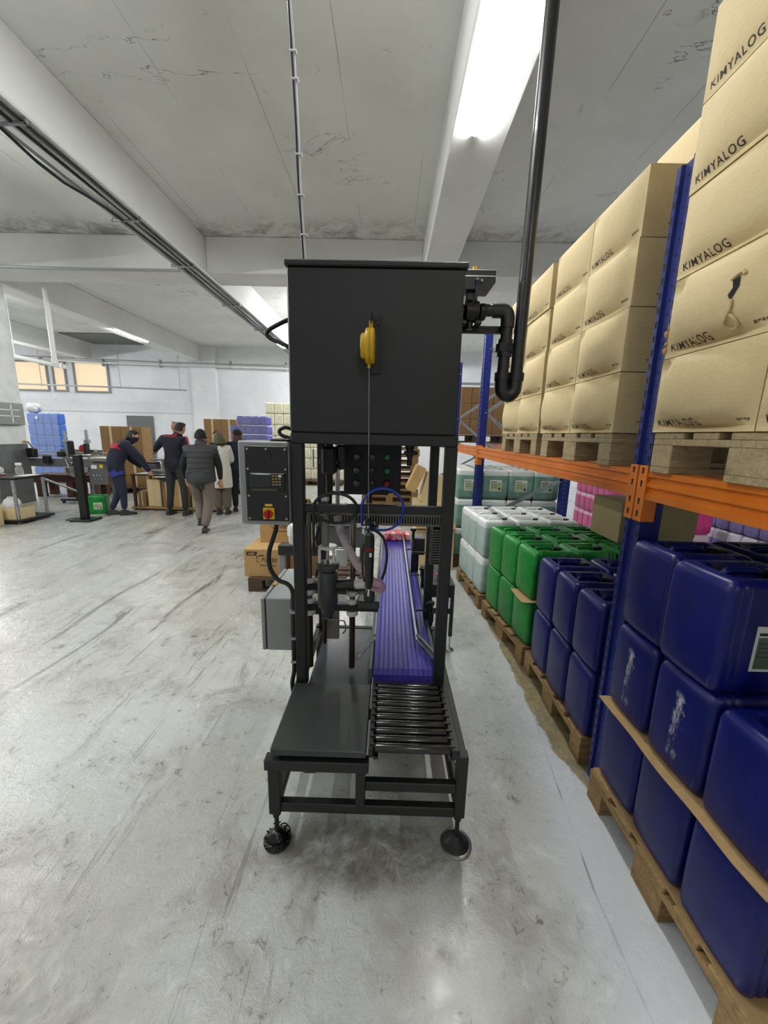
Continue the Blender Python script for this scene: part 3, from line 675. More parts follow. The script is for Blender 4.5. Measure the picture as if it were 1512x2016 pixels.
# guide rods with collars and cross plates
for i, x in enumerate((-.372, -.163)):
    rd = P('guide_rod', lambda b: b.cyl((x, 1.755, .44), (x, 1.755, 1.285 if i == 0 else 1.262), .0145, 16), 'rod')
    P('greased_section', lambda b: b.cyl((x, 1.755, .44), (x, 1.755, .735), .0148, 16), 'rodlow', rd, 'brown greased lower length of rod')
    if i == 0: P('rod_cap', lambda b: b.lathe([(0, 1.30), (.010, 1.297), (.0145, 1.288), (.0145, 1.27), (0, 1.27)], (x, 1.755, 0), 'z', 14), 'brass', rd)
    for z in (.892, .832, .788, .726):
        P('collar', lambda b: b.lathe([(.0148, z), (.026, z), (.029, z + .005), (.029, z + .018), (.026, z + .023), (.0148, z + .023)], (x, 1.755, 0), 'z', 20), 'hdpe', rd)
P('carriage_bar', lambda b: b.box(-.405, -.04, 1.735, 1.775, .858, .890, .003), 'black')
P('carriage_bar', lambda b: b.box(-.405, -.035, 1.735, 1.775, .752, .786, .003), 'black')
P('carriage_plate', lambda b: b.box(-.135, -.03, 1.69, 1.775, .786, .826, .006), 'valve')
# filling head
def f(b):
    b.lathe([(0,.738),(.022,.74),(.022,.752),(.030,.76),(.034,.79),(.044,.800),(.044,.815),(.047,.82),(.047,.955),(.044,.962),(.044,.975),(.036,.978),(.036,.985),(.052,.99),(.054,1.012),(.046,1.016),(.03,1.018),(0,1.018)], (-.272, 1.69, 0), 'z', 28)
head = P('filling_head', f, 'valve')
P('outlet_pipe', lambda b: (b.cyl((-.235, 1.69, .905), (-.155, 1.68, .915), .026, 16), b.cyl((-.175, 1.682, .912), (-.145, 1.68, .916), .029, 16)), 'blackpl', head)
P('hose_spigot', lambda b: b.cyl((-.145, 1.68, .916), (-.095, 1.675, .921), .022, 16), 'hdpe', head)
P('nozzle', lambda b: b.lathe([(0,.605),(.007,.606),(.010,.62),(.0105,.72),(.014,.735),(.014,.75),(0,.75)], (-.288, 1.69, 0), 'z', 14), 'rodlow', head)
for dx, dy in ((-.035, -.012), (.030, -.012), (-.002, .028)):
    P('tie_rod', lambda b: b.cyl((-.272 + dx, 1.69 + dy, 1.015), (-.272 + dx, 1.69 + dy, 1.085), .0075 if dy < 0 else .005, 10), 'hdpe', head)
P('piston_rod', lambda b: b.cyl((-.275, 1.69, 1.015), (-.275, 1.69, 1.10), .004, 8), 'chrome', head)
P('cap_plate', lambda b: b.lathe([(0,1.085),(.042,1.085),(.044,1.088),(.044,1.094),(.040,1.097),(0,1.097)], (-.270, 1.69, 0), 'z', 24), 'hdpe', head)
cyl_ = P('air_cylinder', lambda b: (b.lathe([(0,1.097),(.016,1.097),(.018,1.105),(.018,1.20),(.014,1.205),(.014,1.215),(.017,1.217),(.017,1.255),(.012,1.262),(0,1.262)], (-.282, 1.69, 0), 'z', 16)), 'greypl', head)
P('air_fitting', lambda b: (b.cyl((-.282, 1.68, 1.245), (-.31, 1.67, 1.245), .007, 8), b.cyl((-.285, 1.69, 1.262), (-.285, 1.69, 1.30), .008, 8), b.box(-.30, -.265, 1.675, 1.705, 1.30, 1.325, .004)), 'steel', cyl_)
# clear suction hose with ribs, sagging to the right of the head
HP = [(-.235,1.74,1.225),(-.222,1.73,1.17),(-.195,1.71,1.11),(-.165,1.69,1.06),(-.13,1.67,1.01),(-.095,1.65,.975),(-.06,1.63,.953),(-.032,1.62,.945),(-.018,1.62,.932),(-.030,1.625,.915),(-.06,1.65,.918),(-.10,1.675,.921)]
P('suction_hose', lambda b: b.tube(HP, .0185, 14), 'hose', None, 'clear hose with a pink tint')
def f(b):
    for k in range(64):
        t_ = k / 63 * 4.6; i = int(t_); u = t_ - i; a, c = Vector(HP[i]), Vector(HP[i+1]); p = a.lerp(c, u); d = (c - a).normalized()
        b.cyl(p - d*.0012, p + d*.0012, .0195, 12)
P('hose_rib', f, 'hoserib')['kind'] = 'stuff'
# air tubes
def loop(cx, cz, rx, rz, y, a0, a1, n=28, dy=.0): return [(cx + rx*math.cos(R(a0 + (a1-a0)*i/n)), y + dy*i/n, cz + rz*math.sin(R(a0 + (a1-a0)*i/n))) for i in range(n+1)]
P('blue_air_tube', lambda b: b.tube([(-.112, 1.64, 1.21)] + loop(-.023, 1.285, .09, .092, 1.60, 195, -95, 36, .02) + [(-.06, 1.63, 1.19), (-.085, 1.64, 1.18)], .0055, 8), 'bluetube')
P('black_air_tube', lambda b: b.tube([(-.325, 1.64, 1.08), (-.322, 1.62, 1.18)] + loop(-.225, 1.286, .092, .066, 1.60, 180, -150, 34, .02) + [(-.315, 1.64, 1.24)], .007, 8), 'rubber')
P('black_air_tube', lambda b: b.tube([(-.31, 1.70, 1.18), (-.325, 1.70, 1.12), (-.30, 1.69, 1.07), (-.32, 1.72, 1.0), (-.335, 1.75, .93)], .006, 8), 'rubber')
P('black_air_tube', lambda b: b.tube([(-.085, 1.53, 1.215), (-.05, 1.54, 1.21), (-.015, 1.56, 1.17), (0.0, 1.58, 1.10), (-.006, 1.60, 1.02), (-.02, 1.63, .965)], .006, 8), 'rubber')
P('air_regulator', lambda b: (b.box(-.115, -.04, 1.66, 1.70, 1.185, 1.205, .004), b.cyl((-.105, 1.68, 1.16), (-.105, 1.68, 1.225), .012, 10), b.cyl((-.055, 1.68, 1.17), (-.055, 1.68, 1.215), .010, 10), b.box(-.14, -.115, 1.66, 1.69, 1.19, 1.215, .003)), 'chrome')
# product valve hanging below the hopper, bleed valve at the right
def f(b):
    b.cyl((-.30, 1.93, 1.60), (-.30, 1.93, 1.53), .02, 14); b.box(-.335, -.262, 1.89, 1.97, 1.40, 1.535, .012); b.box(-.345, -.25, 1.90, 1.96, 1.445, 1.475, .006)
    b.cyl((-.30, 1.93, 1.40), (-.30, 1.93, 1.30), .018, 12); b.box(-.262, -.215, 1.905, 1.955, 1.425, 1.545, .01); b.cyl((-.25, 1.93, 1.45), (-.24, 1.93, 1.45), .03, 12); b.cyl((-.30, 1.93, 1.33), (-.30, 1.93, 1.20), .014, 10)
pv = P('product_valve', f, 'blackpl')
P('steel_pipe', lambda b: (b.cyl((-.268, 2.0, 1.60), (-.268, 2.0, 1.18), .012, 12)), 'steel', pv)
P('bleed_valve', lambda b: (b.cyl((.105, 2.0, 1.60), (.105, 2.0, 1.49), .02, 14), b.box(.075, .145, 1.98, 2.02, 1.50, 1.52, .004), b.cyl((.105, 2.0, 1.50), (.105, 2.0, 1.445), .014, 12), b.lathe([(.02,1.53),(.026,1.535),(.026,1.56),(.02,1.565)], (.105, 2.0, 0), 'z', 12)), 'blackpl')
P('bottom_sensor', lambda b: (b.box(-.30, -.235, 1.80, 1.83, .565, .72, .004), b.tube([(-.31, 1.79, .675), (-.22, 1.79, .675), (-.205, 1.80, .66), (-.20, 1.80, .62), (-.215, 1.80, .60)], .004, 6)), 'greypl')
P('chrome_strip', lambda b: b.box(-.34, -.335, 1.7, 1.72, 1.45, 1.53), 'chrome')  # thin upright chrome strip under the hopper

# spring balancer hanging on the hopper front with its wire and the screwdriver
t = thing('tool_balancer', 'yellow spring balancer hanging on the dark hopper front with a steel wire', 'balancer', (-.085, 1.55, 1.93))
P('bracket', lambda b: (b.box(-.083, -.045, 1.606, 1.6145, 1.835, 2.045, .002), b.box(-.083, -.078, 1.50, 1.606, 2.0, 2.045, .001), b.cyl((-.055, 1.606, 2.02), (-.055, 1.598, 2.02), .006, 8)), 'black', t)
body = P('balancer_body', lambda b: (b.lathe([(0,-.046),(.040,-.046),(.045,-.042),(.047,-.030),(.060,-.028),(.064,-.022),(.064,-.014),(.061,-.012),(.061,-.009),(.064,-.007),(.064,.002),(.060,.006),(0,.006)], (-.072, 1.545, 1.925), 'x', 32), b.box(-.088, -.074, 1.53, 1.56, 1.98, 2.012, .003)), 'yellow', t)
P('wire_outlet', lambda b: b.cyl((-.086, 1.545, 1.862), (-.086, 1.545, 1.846), .007, 8), 'brass', t)
P('wire', lambda b: b.cyl((-.086, 1.545, 1.85), (-.079, 1.53, 1.26), .0014, 6), 'galv', t)
P('wire_hook', lambda b: (b.cyl((-.079, 1.53, 1.265), (-.079, 1.53, 1.235), .006, 8), b.tube(loop(-.079, 1.225, .009, .012, 1.53, 0, 330, 12), .0022, 6)), 'blackpl', t)
t = thing('pneumatic_screwdriver', 'black pneumatic screwdriver hanging on the wire in front of the violet belt', 'tool', (-.075, 1.53, .9))
P('tool_body', lambda b: b.lathe([(0,.958),(.011,.960),(.016,.975),(.018,1.02),(.0195,1.10),(.020,1.17),(.018,1.195),(.010,1.203),(0,1.204)], (-.072, 1.53, 0), 'z', 18), 'blackpl', t)
P('colour_band', lambda b: b.lathe([(.0196,1.128),(.0206,1.130),(.0206,1.140),(.0196,1.142)], (-.072, 1.53, 0), 'z', 18), 'darkred', t)
P('lever', lambda b: b.tube([(-.096, 1.53, 1.155), (-.103, 1.53, 1.10), (-.100, 1.53, 1.03), (-.092, 1.53, .99)], .004, 6), 'black', t)
P('bail', lambda b: b.tube([(-.092, 1.53, 1.19), (-.088, 1.53, 1.208), (-.079, 1.53, 1.218), (-.07, 1.53, 1.21), (-.056, 1.53, 1.19)], .0025, 6), 'steel', t)
P('small_label', lambda b: b.box(-.072, -.062, 1.509, 1.5105, 1.105, 1.122), 'paper', t)
P('bit_holder', lambda b: (b.cyl((-.073, 1.53, .96), (-.076, 1.535, .925), .005, 8)), 'chrome', t)
P('capping_chuck', lambda b: b.lathe([(0,.832),(.024,.832),(.026,.836),(.026,.872),(.022,.88),(.010,.884),(.006,.93),(0,.93)], (-.078, 1.70, 0), 'z', 20), 'valve', fm)
P('chuck_guard', lambda b: (b.box(-.045, -.03, 1.69, 1.71, .826, .90, .004), b.box(-.06, -.03, 1.69, 1.71, .90, .912, .004)), 'hdpe', fm)

# supply pipe with valve ------------------------------------------------
sp = thing('supply_pipe', 'black plastic supply pipe from the ceiling with a U bend and a valve', 'pipe', (.58, 1.9, 1.8))
P('riser_pipe', lambda b: b.cyl((.582, 1.9, 1.84), (.612, 1.9, 4.3), .0285, 18), 'pvc', sp)
P('u_bend', lambda b: (b.tube([(.518, 1.9, 1.875), (.519, 1.9, 1.83), (.525, 1.9, 1.81), (.54, 1.9, 1.797), (.56, 1.9, 1.797), (.575, 1.9, 1.81), (.581, 1.9, 1.83), (.583, 1.9, 1.875)], .0325, 16), b.cyl((.518,1.9,1.86), (.518,1.9,1.895), .036, 16), b.cyl((.583,1.9,1.86), (.584,1.9,1.895), .036, 16)), 'pvc', sp)
P('down_pipe', lambda b: b.cyl((.518, 1.9, 1.87), (.522, 1.9, 2.12), .027, 16), 'pvc', sp)
P('union_nut', lambda b: (b.cyl((.5195, 1.9, 1.985), (.520, 1.9, 2.02), .041, 8), b.cyl((.519, 1.9, 1.965), (.5205, 1.9, 2.04), .034, 16)), 'pvc', sp)
P('elbow', lambda b: (b.tube([(.522, 1.9, 2.09), (.522, 1.9, 2.13), (.517, 1.9, 2.148), (.505, 1.9, 2.16), (.485, 1.9, 2.163), (.45, 1.9, 2.163)], .032, 16)), 'pvc', sp)
P('stub_pipe', lambda b: b.cyl((.46, 1.9, 2.163), (.41, 1.9, 2.163), .026, 16), 'pvc', sp)
vv = P('ball_valve', lambda b: (b.lathe([(0,.288),(.03,.288),(.034,.292),(.034,.315),(.028,.32),(.044,.33),(.046,.36),(.044,.385),(.03,.39),(.036,.395),(.036,.415),(.03,.42),(0,.42)], (0, 1.9, 2.155), 'x', 20), b.box(.31, .335, 1.87, 1.93, 2.095, 2.115, .004), b.box(.37, .40, 1.87, 1.93, 2.095, 2.115, .004), b.cyl((.35, 1.9, 2.08), (.35, 1.9, 2.11), .016, 10), b.box(.325, .375, 1.875, 1.925, 2.195, 2.23, .004)), 'blackpl', sp)
act = P('actuator', lambda b: b.prism([(.285, 2.235), (.425, 2.235), (.445, 2.262), (.445, 2.31), (.285, 2.31)], 1.855, 1.945), 'blackpl', sp)
P('actuator_edge', lambda b: (b.box(.284, .446, 1.853, 1.856, 2.285, 2.289), b.box(.284, .446, 1.853, 1.947, 2.310, 2.313)), 'steel', act)
P('position_knob', lambda b: b.cyl((.362, 1.9, 2.31), (.362, 1.9, 2.338), .015, 12), 'brass', act)
P('pilot_fitting', lambda b: (b.cyl((.362, 1.855, 2.27), (.362, 1.838, 2.27), .006, 8), b.cyl((.382, 1.855, 2.265), (.382, 1.838, 2.265), .006, 8)), 'chrome', act)
P('pilot_tube', lambda b: b.tube([(.362, 1.84, 2.268), (.362, 1.832, 2.235), (.358, 1.83, 2.20), (.345, 1.84, 2.17)], .004, 6), 'cableb', act)
P('pipe_bracket', lambda b: b.box(.274, .55, 1.925, 1.955, 2.075, 2.105, .002), 'black', sp)

# ------------------------------------------------------------------ belt conveyor behind the machine
cv = thing('belt_conveyor', 'long conveyor with a violet modular belt running away behind the filling machine', 'conveyor', (.1, 2.8, 0))
b = MB()
prof = [(4.12, .46), (4.11, .485), (4.08, .50)]
xs_ = []; nR = 12; x0, x1 = -.05, .24
for i in range(nR):
    a = x0 + (x1 - x0) * i / nR; w = (x1 - x0) / nR
    xs_ += [(a, 0), (a + w*.18, .0022), (a + w*.82, .0022), (a + w*.98, 0)]
path = [(1.655, .425, 0, -1), (1.637, .45, -1, -.3), (1.640, .480, -.8, .6), (1.662, .498, -.2, 1), (1.70, .50, 0, 1), (2.2, .50, 0, 1), (3.0, .50, 0, 1), (4.06, .50, 0, 1), (4.09, .48, .9, .5), (4.09, .44, 1, 0)]
rg = [[(x, y + ny*h, z + nz*h) for x, h in xs_] for y, z, ny, nz in path]
n = len(xs_)
vs = [p for r_ in rg for p in r_]; fs = [(i*n + j, i*n + j + 1, (i+1)*n + j + 1, (i+1)*n + j) for i in range(len(path)-1) for j in range(n-1)]
b.add(vs, fs); put('belt', b, M['belt'], cv, 25)
b = MB()
for k in range(60):
    y = 1.70 + k * .0395
    b.box(-.049, .239, y, y + .0035, .4995, .5012)
put('belt_joint', b, mat('belt_joint_dark', srgb(44, 36, 120), .5), cv)['kind'] = 'stuff'
P('conveyor_frame', lambda b: (b.box(-.075, -.056, 1.68, 4.08, .40, .485, .003), b.box(.246, .265, 1.68, 4.08, .40, .485, .003), b.box(-.056, .246, 1.72, 4.0, .41, .44)), 'dgrey', cv)
for x in (-.07, .225):
    for y in (2.5, 3.95): P('conveyor_leg', lambda b: (b.box(x, x + .035, y, y + .035, .02, .40), b.cyl((x + .017, y + .017, 0), (x + .017, y + .017, .025), .03, 12)), 'black', cv)
def guide(name, side):
    def f(b):
        for z in (.535, .565):
            if side < 0: b.tube([(-.135, 1.665, z), (-.058, 1.86, z), (-.05, 1.90, z), (-.05, 2.6, z), (-.045, 4.05, z)], .005, 8)
            else: b.tube([(.262, 1.665, z), (.178, 1.86, z), (.17, 1.92, z), (.168, 2.6, z), (.166, 4.05, z)], .005, 8)
    return P(name, f, 'chrome', cv)
g = guide('guide_rail', -1); g2 = guide('guide_rail', 1)
P('guide_strip', lambda b: (b.box(.172, .180, 1.95, 4.05, .508, .545, .002)), 'blackpl', cv)
P('deflector_plate', lambda b: b.rings([[(.182, 1.92, .503), (.186, 1.92, .503), (.186, 1.92, .545), (.182, 1.92, .545)], [(.252, 1.70, .503), (.258, 1.70, .503), (.258, 1.70, .545), (.252, 1.70, .545)]]), 'dgrey', cv)
for i, y in enumerate((2.15, 2.75, 3.4)):
    pp = P('guide_bracket', lambda b: (b.tube([(.255, y, .45), (.275, y, .48), (.275, y, .60), (.25, y, .62)], .012, 8), b.cyl((.18, y, .57), (.25, y, .57), .006, 8), b.box(.262, .29, y - .015, y + .015, .50, .56, .004)), 'blackpl', cv)
    P('knob', lambda b: b.lathe([(0,.60),(.012,.60),(.02,.615),(.02,.625),(.012,.632),(0,.633)], (.275, y, 0), 'z', 8), 'blackpl', pp)
P('guide_bracket', lambda b: (b.box(.20, .30, 2.95, 3.1, .66, .80, .006), b.box(.20, .26, 3.0, 3.04, .5, .66), b.cyl((.20, 2.9, .70), (.34, 2.9, .70), .006, 8), b.cyl((.205, 2.95, .80), (.205, 2.95, .86), .012, 8), b.cyl((.205, 2.95, .86), (.205, 2.95, .88), .024, 8)), 'blackpl', cv)
db = P('drive_table', lambda b: (b.box(.285, .505, 2.66, 3.10, .43, .53, .004), b.box(.285, .31, 2.66, 2.69, .12, .43), b.box(.48, .505, 2.66, 2.69, .12, .43), b.box(.31, .48, 2.665, 2.685, .30, .335), b.box(.48, .505, 3.07, 3.10, .12, .43)), 'anth', cv)
P('stop_button', lambda b: b.lathe([(0,.53),(.012,.53),(.012,.545),(.022,.55),(.022,.56),(.012,.565),(0,.566)], (.40, 2.80, 0), 'z', 16), 'red', db)
P('clamp_ring', lambda b: (b.lathe([(.01,.531),(.022,.531),(.022,.534),(.01,.535)], (.335, 2.76, 0), 'z', 14), b.lathe([(.01,.531),(.022,.531),(.022,.534),(.01,.535)], (.345, 2.95, 0), 'z', 14)), 'chrome', db)
for x, y in ((.492, 2.675), (.492, 3.085), (.298, 2.675)):
    P('levelling_foot', lambda b: (b.cyl((x, y, .03), (x, y, .13), .007, 8), b.lathe([(0,0),(.034,0),(.034,.006),(.02,.014),(.01,.03),(0,.031)], (x, y, 0), 'z', 16)), 'steel', db)
t = thing('shrink_pack', 'clear shrink pack with red print at the far end of the violet belt', 'pack', (.05, 4.0, .5))
P('pack_body', lambda b: b.box(-.04, .16, 3.9, 4.04, .503, .60, .015), 'redpack', t)
P('film_gusset', lambda b: (b.prism([(-.04, .60), (.16, .60), (.15, .625), (.06, .635), (-.03, .62)], 3.93, 4.0)), 'film', t)
t = thing('shrink_pack', 'small red wrapped pack beside the clear pack at the belt end', 'pack', (.2, 4.0, .5), None)
P('pack_body', lambda b: b.box(.172, .245, 3.92, 4.04, .503, .585, .015), 'redpack', t)

# capping unit seen through the frame on the left
cu = thing('capping_unit', 'grey capping unit with black arm and white motor behind the left posts', 'machine', (-.7, 3.2, 0))
P('unit_body', lambda b: b.box(-.64, -.17, 3.3, 3.6, .60, .80, .01), 'dgrey', cu)
P('unit_top', lambda b: b.box(-.65, -.16, 3.28, 3.62, .80, .83, .006), 'cab', cu)
P('unit_leg', lambda b: (b.box(-.62, -.56, 3.4, 3.46, 0, .60), b.box(-.25, -.19, 3.4, 3.46, 0, .60)), 'dgrey', cu)
P('arm', lambda b: b.box(-.95, -.60, 3.2, 3.3, .545, .635, .006), 'black', cu)
P('post', lambda b: b.box(-.945, -.895, 3.22, 3.28, 0, .545, .004), 'cab', cu)
P('motor', lambda b: (b.lathe([(0,.635),(.045,.64),(.055,.66),(.055,.71),(.065,.72),(.065,.79),(.05,.815),(0,.82)], (-.81, 3.25, 0), 'z', 16)), 'whitepl', cu)
P('carriage', lambda b: (b.box(-.45, -.35, 3.25, 3.3, .44, .60, .004)), 'steel', cu)

# ------------------------------------------------------------------ pallet rack
rk = thing('pallet_rack', 'blue pallet rack with orange beams and galvanised braces along the right side', 'rack', (1.5, 2.9, 0))
XF, XR = 1.0, 2.0
def upright(x, y, zt, face=-1, holes=True):
    b = MB(); w, d = .10, .08
    b.prism([(x, y), (x, y + .022), (x + .012, y + .026), (x + .012, y + w - .026), (x, y + w - .022), (x, y + w), (x + d, y + w), (x + d, y)][::-1], 0.006, zt, 'z')
    b.mi = 1; b.box(x - .02, x + d + .02, y - .01, y + w + .01, 0, .006)
    o = put('upright', b, [M['rackblue'], M['galv']], rk, 30)
    if holes:
        h = MB(); z = .08
        while z < zt - .03:
            for yy in (y + .011, y + w - .011):
                h.prism([(yy - .006, z + .012), (yy + .006, z + .012), (yy + .004, z - .012), (yy - .004, z - .012)], x - .0006, x + .002, 'x')
            for yy in (y + .05,): h.cyl((x + .0115, yy, z + .025), (x + .0135, yy, z + .025), .005, 6)
            h.cyl((x + .025, y - .0006, z), (x + .025, y + .002, z), .0045, 6); h.cyl((x + .055, y - .0006, z + .025), (x + .055, y + .002, z + .025), .0045, 6)
            z += .05
        put('slot_holes', h, M['hole'], o)['kind'] = 'stuff'
    return o
FR = [(-1.40, 2.55), (1.50, 2.55), (4.42, 2.73), (6.2, 2.70), (9.0, 2.7)]
for y, zt in FR:
    upright(XF, y, zt, holes=-1 < y < 7)
    b = MB(); x = XR
    b.prism([(x, y), (x + .08, y), (x + .08, y + .022), (x + .068, y + .026), (x + .068, y + .074), (x + .08, y + .078), (x + .08, y + .1), (x, y + .1)], .006, zt, 'z')
    b.box(x - .02, x + .1, y - .01, y + .11, 0, .006)
    o = put('upright', b, M['rackblue'], rk, 30)
    if 0 < y < 7:
        h = MB(); z = .08
        while z < zt - .03: h.cyl((x + .02, y - .0008, z), (x + .02, y + .002, z), .005, 6); z += .05
        put('slot_holes', h, M['steel' if y > 4 else 'hole'], o)['kind'] = 'stuff'
    yb = y + .05
    zz = [(XR, .16), (XF + .07, .62), (XR, 1.13), (XF + .07, 1.86), (XR, 2.52)]
    for a, c in zip(zz, zz[1:]):
        b = MB(); A, B_ = Vector((a[0], yb, a[1])), Vector((c[0], yb, c[1])); d = (B_ - A).normalized(); nn = Vector((-d.z, 0, d.x)) * .019
        b.rings([[A + nn + Vector((0, -.014, 0)), A + nn + Vector((0, .014, 0)), A - nn + Vector((0, .014, 0)), A - nn + Vector((0, -.014, 0))], [B_ + nn + Vector((0, -.014, 0)), B_ + nn + Vector((0, .014, 0)), B_ - nn + Vector((0, .014, 0)), B_ - nn + Vector((0, -.014, 0))]])
        put('brace', b, M['galv'], rk)
    for z in (.12, 2.53 if y < 5 else 2.40):
        b = MB(); b.box(XF + .07, XR + .01, yb - .014, yb + .014, z - .018, z + .018); put('brace', b, M['galv'], rk)
    b = MB()
    for z in (.62, 1.86, 2.53): b.cyl((XF + .06, y - .006, z), (XF + .06, y + .004, z), .009, 8)
    put('brace_bolt', b, M['chrome'], rk)
ZB = 1.485
def rbeam(x, y0, y1, s):
    # s=-1: moulded face toward the aisle
    pf = [(0, ZB - .11), (0, ZB - .085), (.010, ZB - .080), (.010, ZB - .066), (0, ZB - .060), (0, ZB - .046), (.010, ZB - .040), (.010, ZB - .026), (0, ZB - .020), (0, ZB), (.05, ZB), (.05, ZB - .11)]
    b = MB(); b.prism([(x + (u if s < 0 else .05 - u), w) for u, w in pf], y0, y1)
    o = put('beam', b, M['orange'], rk, 20)
    for yy, w in ((y0 - .002, .044), (y1 - .042, .044)):
        sgn = yy < (y0 + y1) / 2
        ya, yb_ = (y0 - .046, y0 + .004) if sgn else (y1 - .004, y1 + .046)
        c = MB()
        xf = x - .006 if s < 0 else x + .05
        c.box(xf, xf + .006, ya, yb_, ZB - .20, ZB + .02, .001)
        if s < 0:
            ys = y0 if sgn else y1
            c.box(x, x + .05, ys - .002 if sgn else ys - .002, ys + .002, ZB - .20, ZB + .02)
        k = put('beam_connector', c, M['orange'], o)
        if s < 0 and -1 < ya < 7:
            h = MB(); yc = (ya + yb_) / 2
            for z in (ZB - .17, ZB - .12, ZB - .05, ZB): h.prism([(yc - .006, z + .012), (yc + .006, z + .012), (yc + .004, z - .012), (yc - .004, z - .012)], x - .0068, x - .005, 'x')
            put('connector_slots', h, M['hole'], k)['kind'] = 'stuff'
for (ya, _), (yb_, _) in zip(FR, FR[1:]):
    rbeam(XF, ya + .10, yb_, -1); rbeam(XR + .03, ya + .10, yb_, 1)

# ------------------------------------------------------------------ pallets
def make_pallet(mm, label):
    t = thing('wooden_pallet', label, 'pallet', (0, 0, 0))
    def brd(name, x0, x1, y0, y1, z0, z1):
        b = MB(); b.box(x0, x1, y0, y1, z0, z1, .0025); put(name, b, M[mm], t)
    for y, w in ((-.3275, .145), (-.165, .10), (0, .145), (.165, .10), (.3275, .145)): brd('deck_board', 0, 1.2, y - w/2, y + w/2, .122, .144)
    for x in (0, .5275, 1.055): brd('stringer_board', x, x + .145, -.4, .4, .100, .122)
    for x in (0, .5275, 1.055):
        for y in (-.3275, 0, .3275):
            w = .145 if y == 0 else .10; yy = y if y == 0 else math.copysign(.35, y)
            brd('block', x, x + .145, yy - w/2, yy + w/2, .022, .100)
    for y, w in ((-.35, .10), (0, .145), (.35, .10)): brd('bottom_board', 0, 1.2, y - w/2, y + w/2, 0, .022)
    return t
pal = make_pallet('wood', 'nearest wooden pallet on the floor under three layers of blue jerrycans')
pal.location = (.945, 1.09, 0)
def pallet(x, y, z, rz, label, mesh_mat=None, group='wooden pallets'):
    p = dup(pal, (x, y, z), rz, label, group)
    if mesh_mat:
        cache = pallet.__dict__.setdefault('c', {})
        for ch in p.children:
            k = (ch.data.name, mesh_mat)
            if k not in cache: cache[k] = ch.data.copy(); cache[k].materials[0] = M[mesh_mat]
            ch.data = cache[k]
    return p
pal['group'] = 'wooden pallets'
pallet(.985, 2.065, 0, 0, 'wooden pallet on the floor under two layers of blue jerrycans, beyond the near post')
RZ3, RZ4 = R(7), R(5)
pallet(.925, 2.895, 0, RZ3, 'wooden pallet on the floor under the green jerrycans')
pallet(.835, 3.79, 0, RZ4, 'wooden pallet on the floor under the pale white jerrycans')
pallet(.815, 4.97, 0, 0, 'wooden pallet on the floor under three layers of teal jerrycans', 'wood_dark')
pallet(.985, 1.075, ZB, 0, 'wooden pallet on the orange beam carrying the nearest carton stack', 'wood_pale')
pallet(.985, 2.155, ZB, 0, 'wooden pallet on the beam just beyond the near blue post', 'wood_pale')
pallet(.985, 3.045, ZB, 0, 'wooden pallet on the beam, second beyond the near blue post', 'wood_pale')
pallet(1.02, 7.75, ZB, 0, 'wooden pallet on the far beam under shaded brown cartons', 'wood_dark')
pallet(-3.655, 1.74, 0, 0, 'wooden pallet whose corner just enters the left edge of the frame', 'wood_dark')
for i in range(10): pallet(-.60 + .02 * ((i * 7) % 3), 8.6 + .015 * ((i * 5) % 3), .145 * i, 0, 'empty wooden pallet, %s from the floor in the tall stack under the hopper' % ('first', 'second', 'third', 'fourth', 'fifth', 'sixth', 'seventh', 'eighth', 'ninth', 'tenth')[i], None, 'stacked empty pallets')

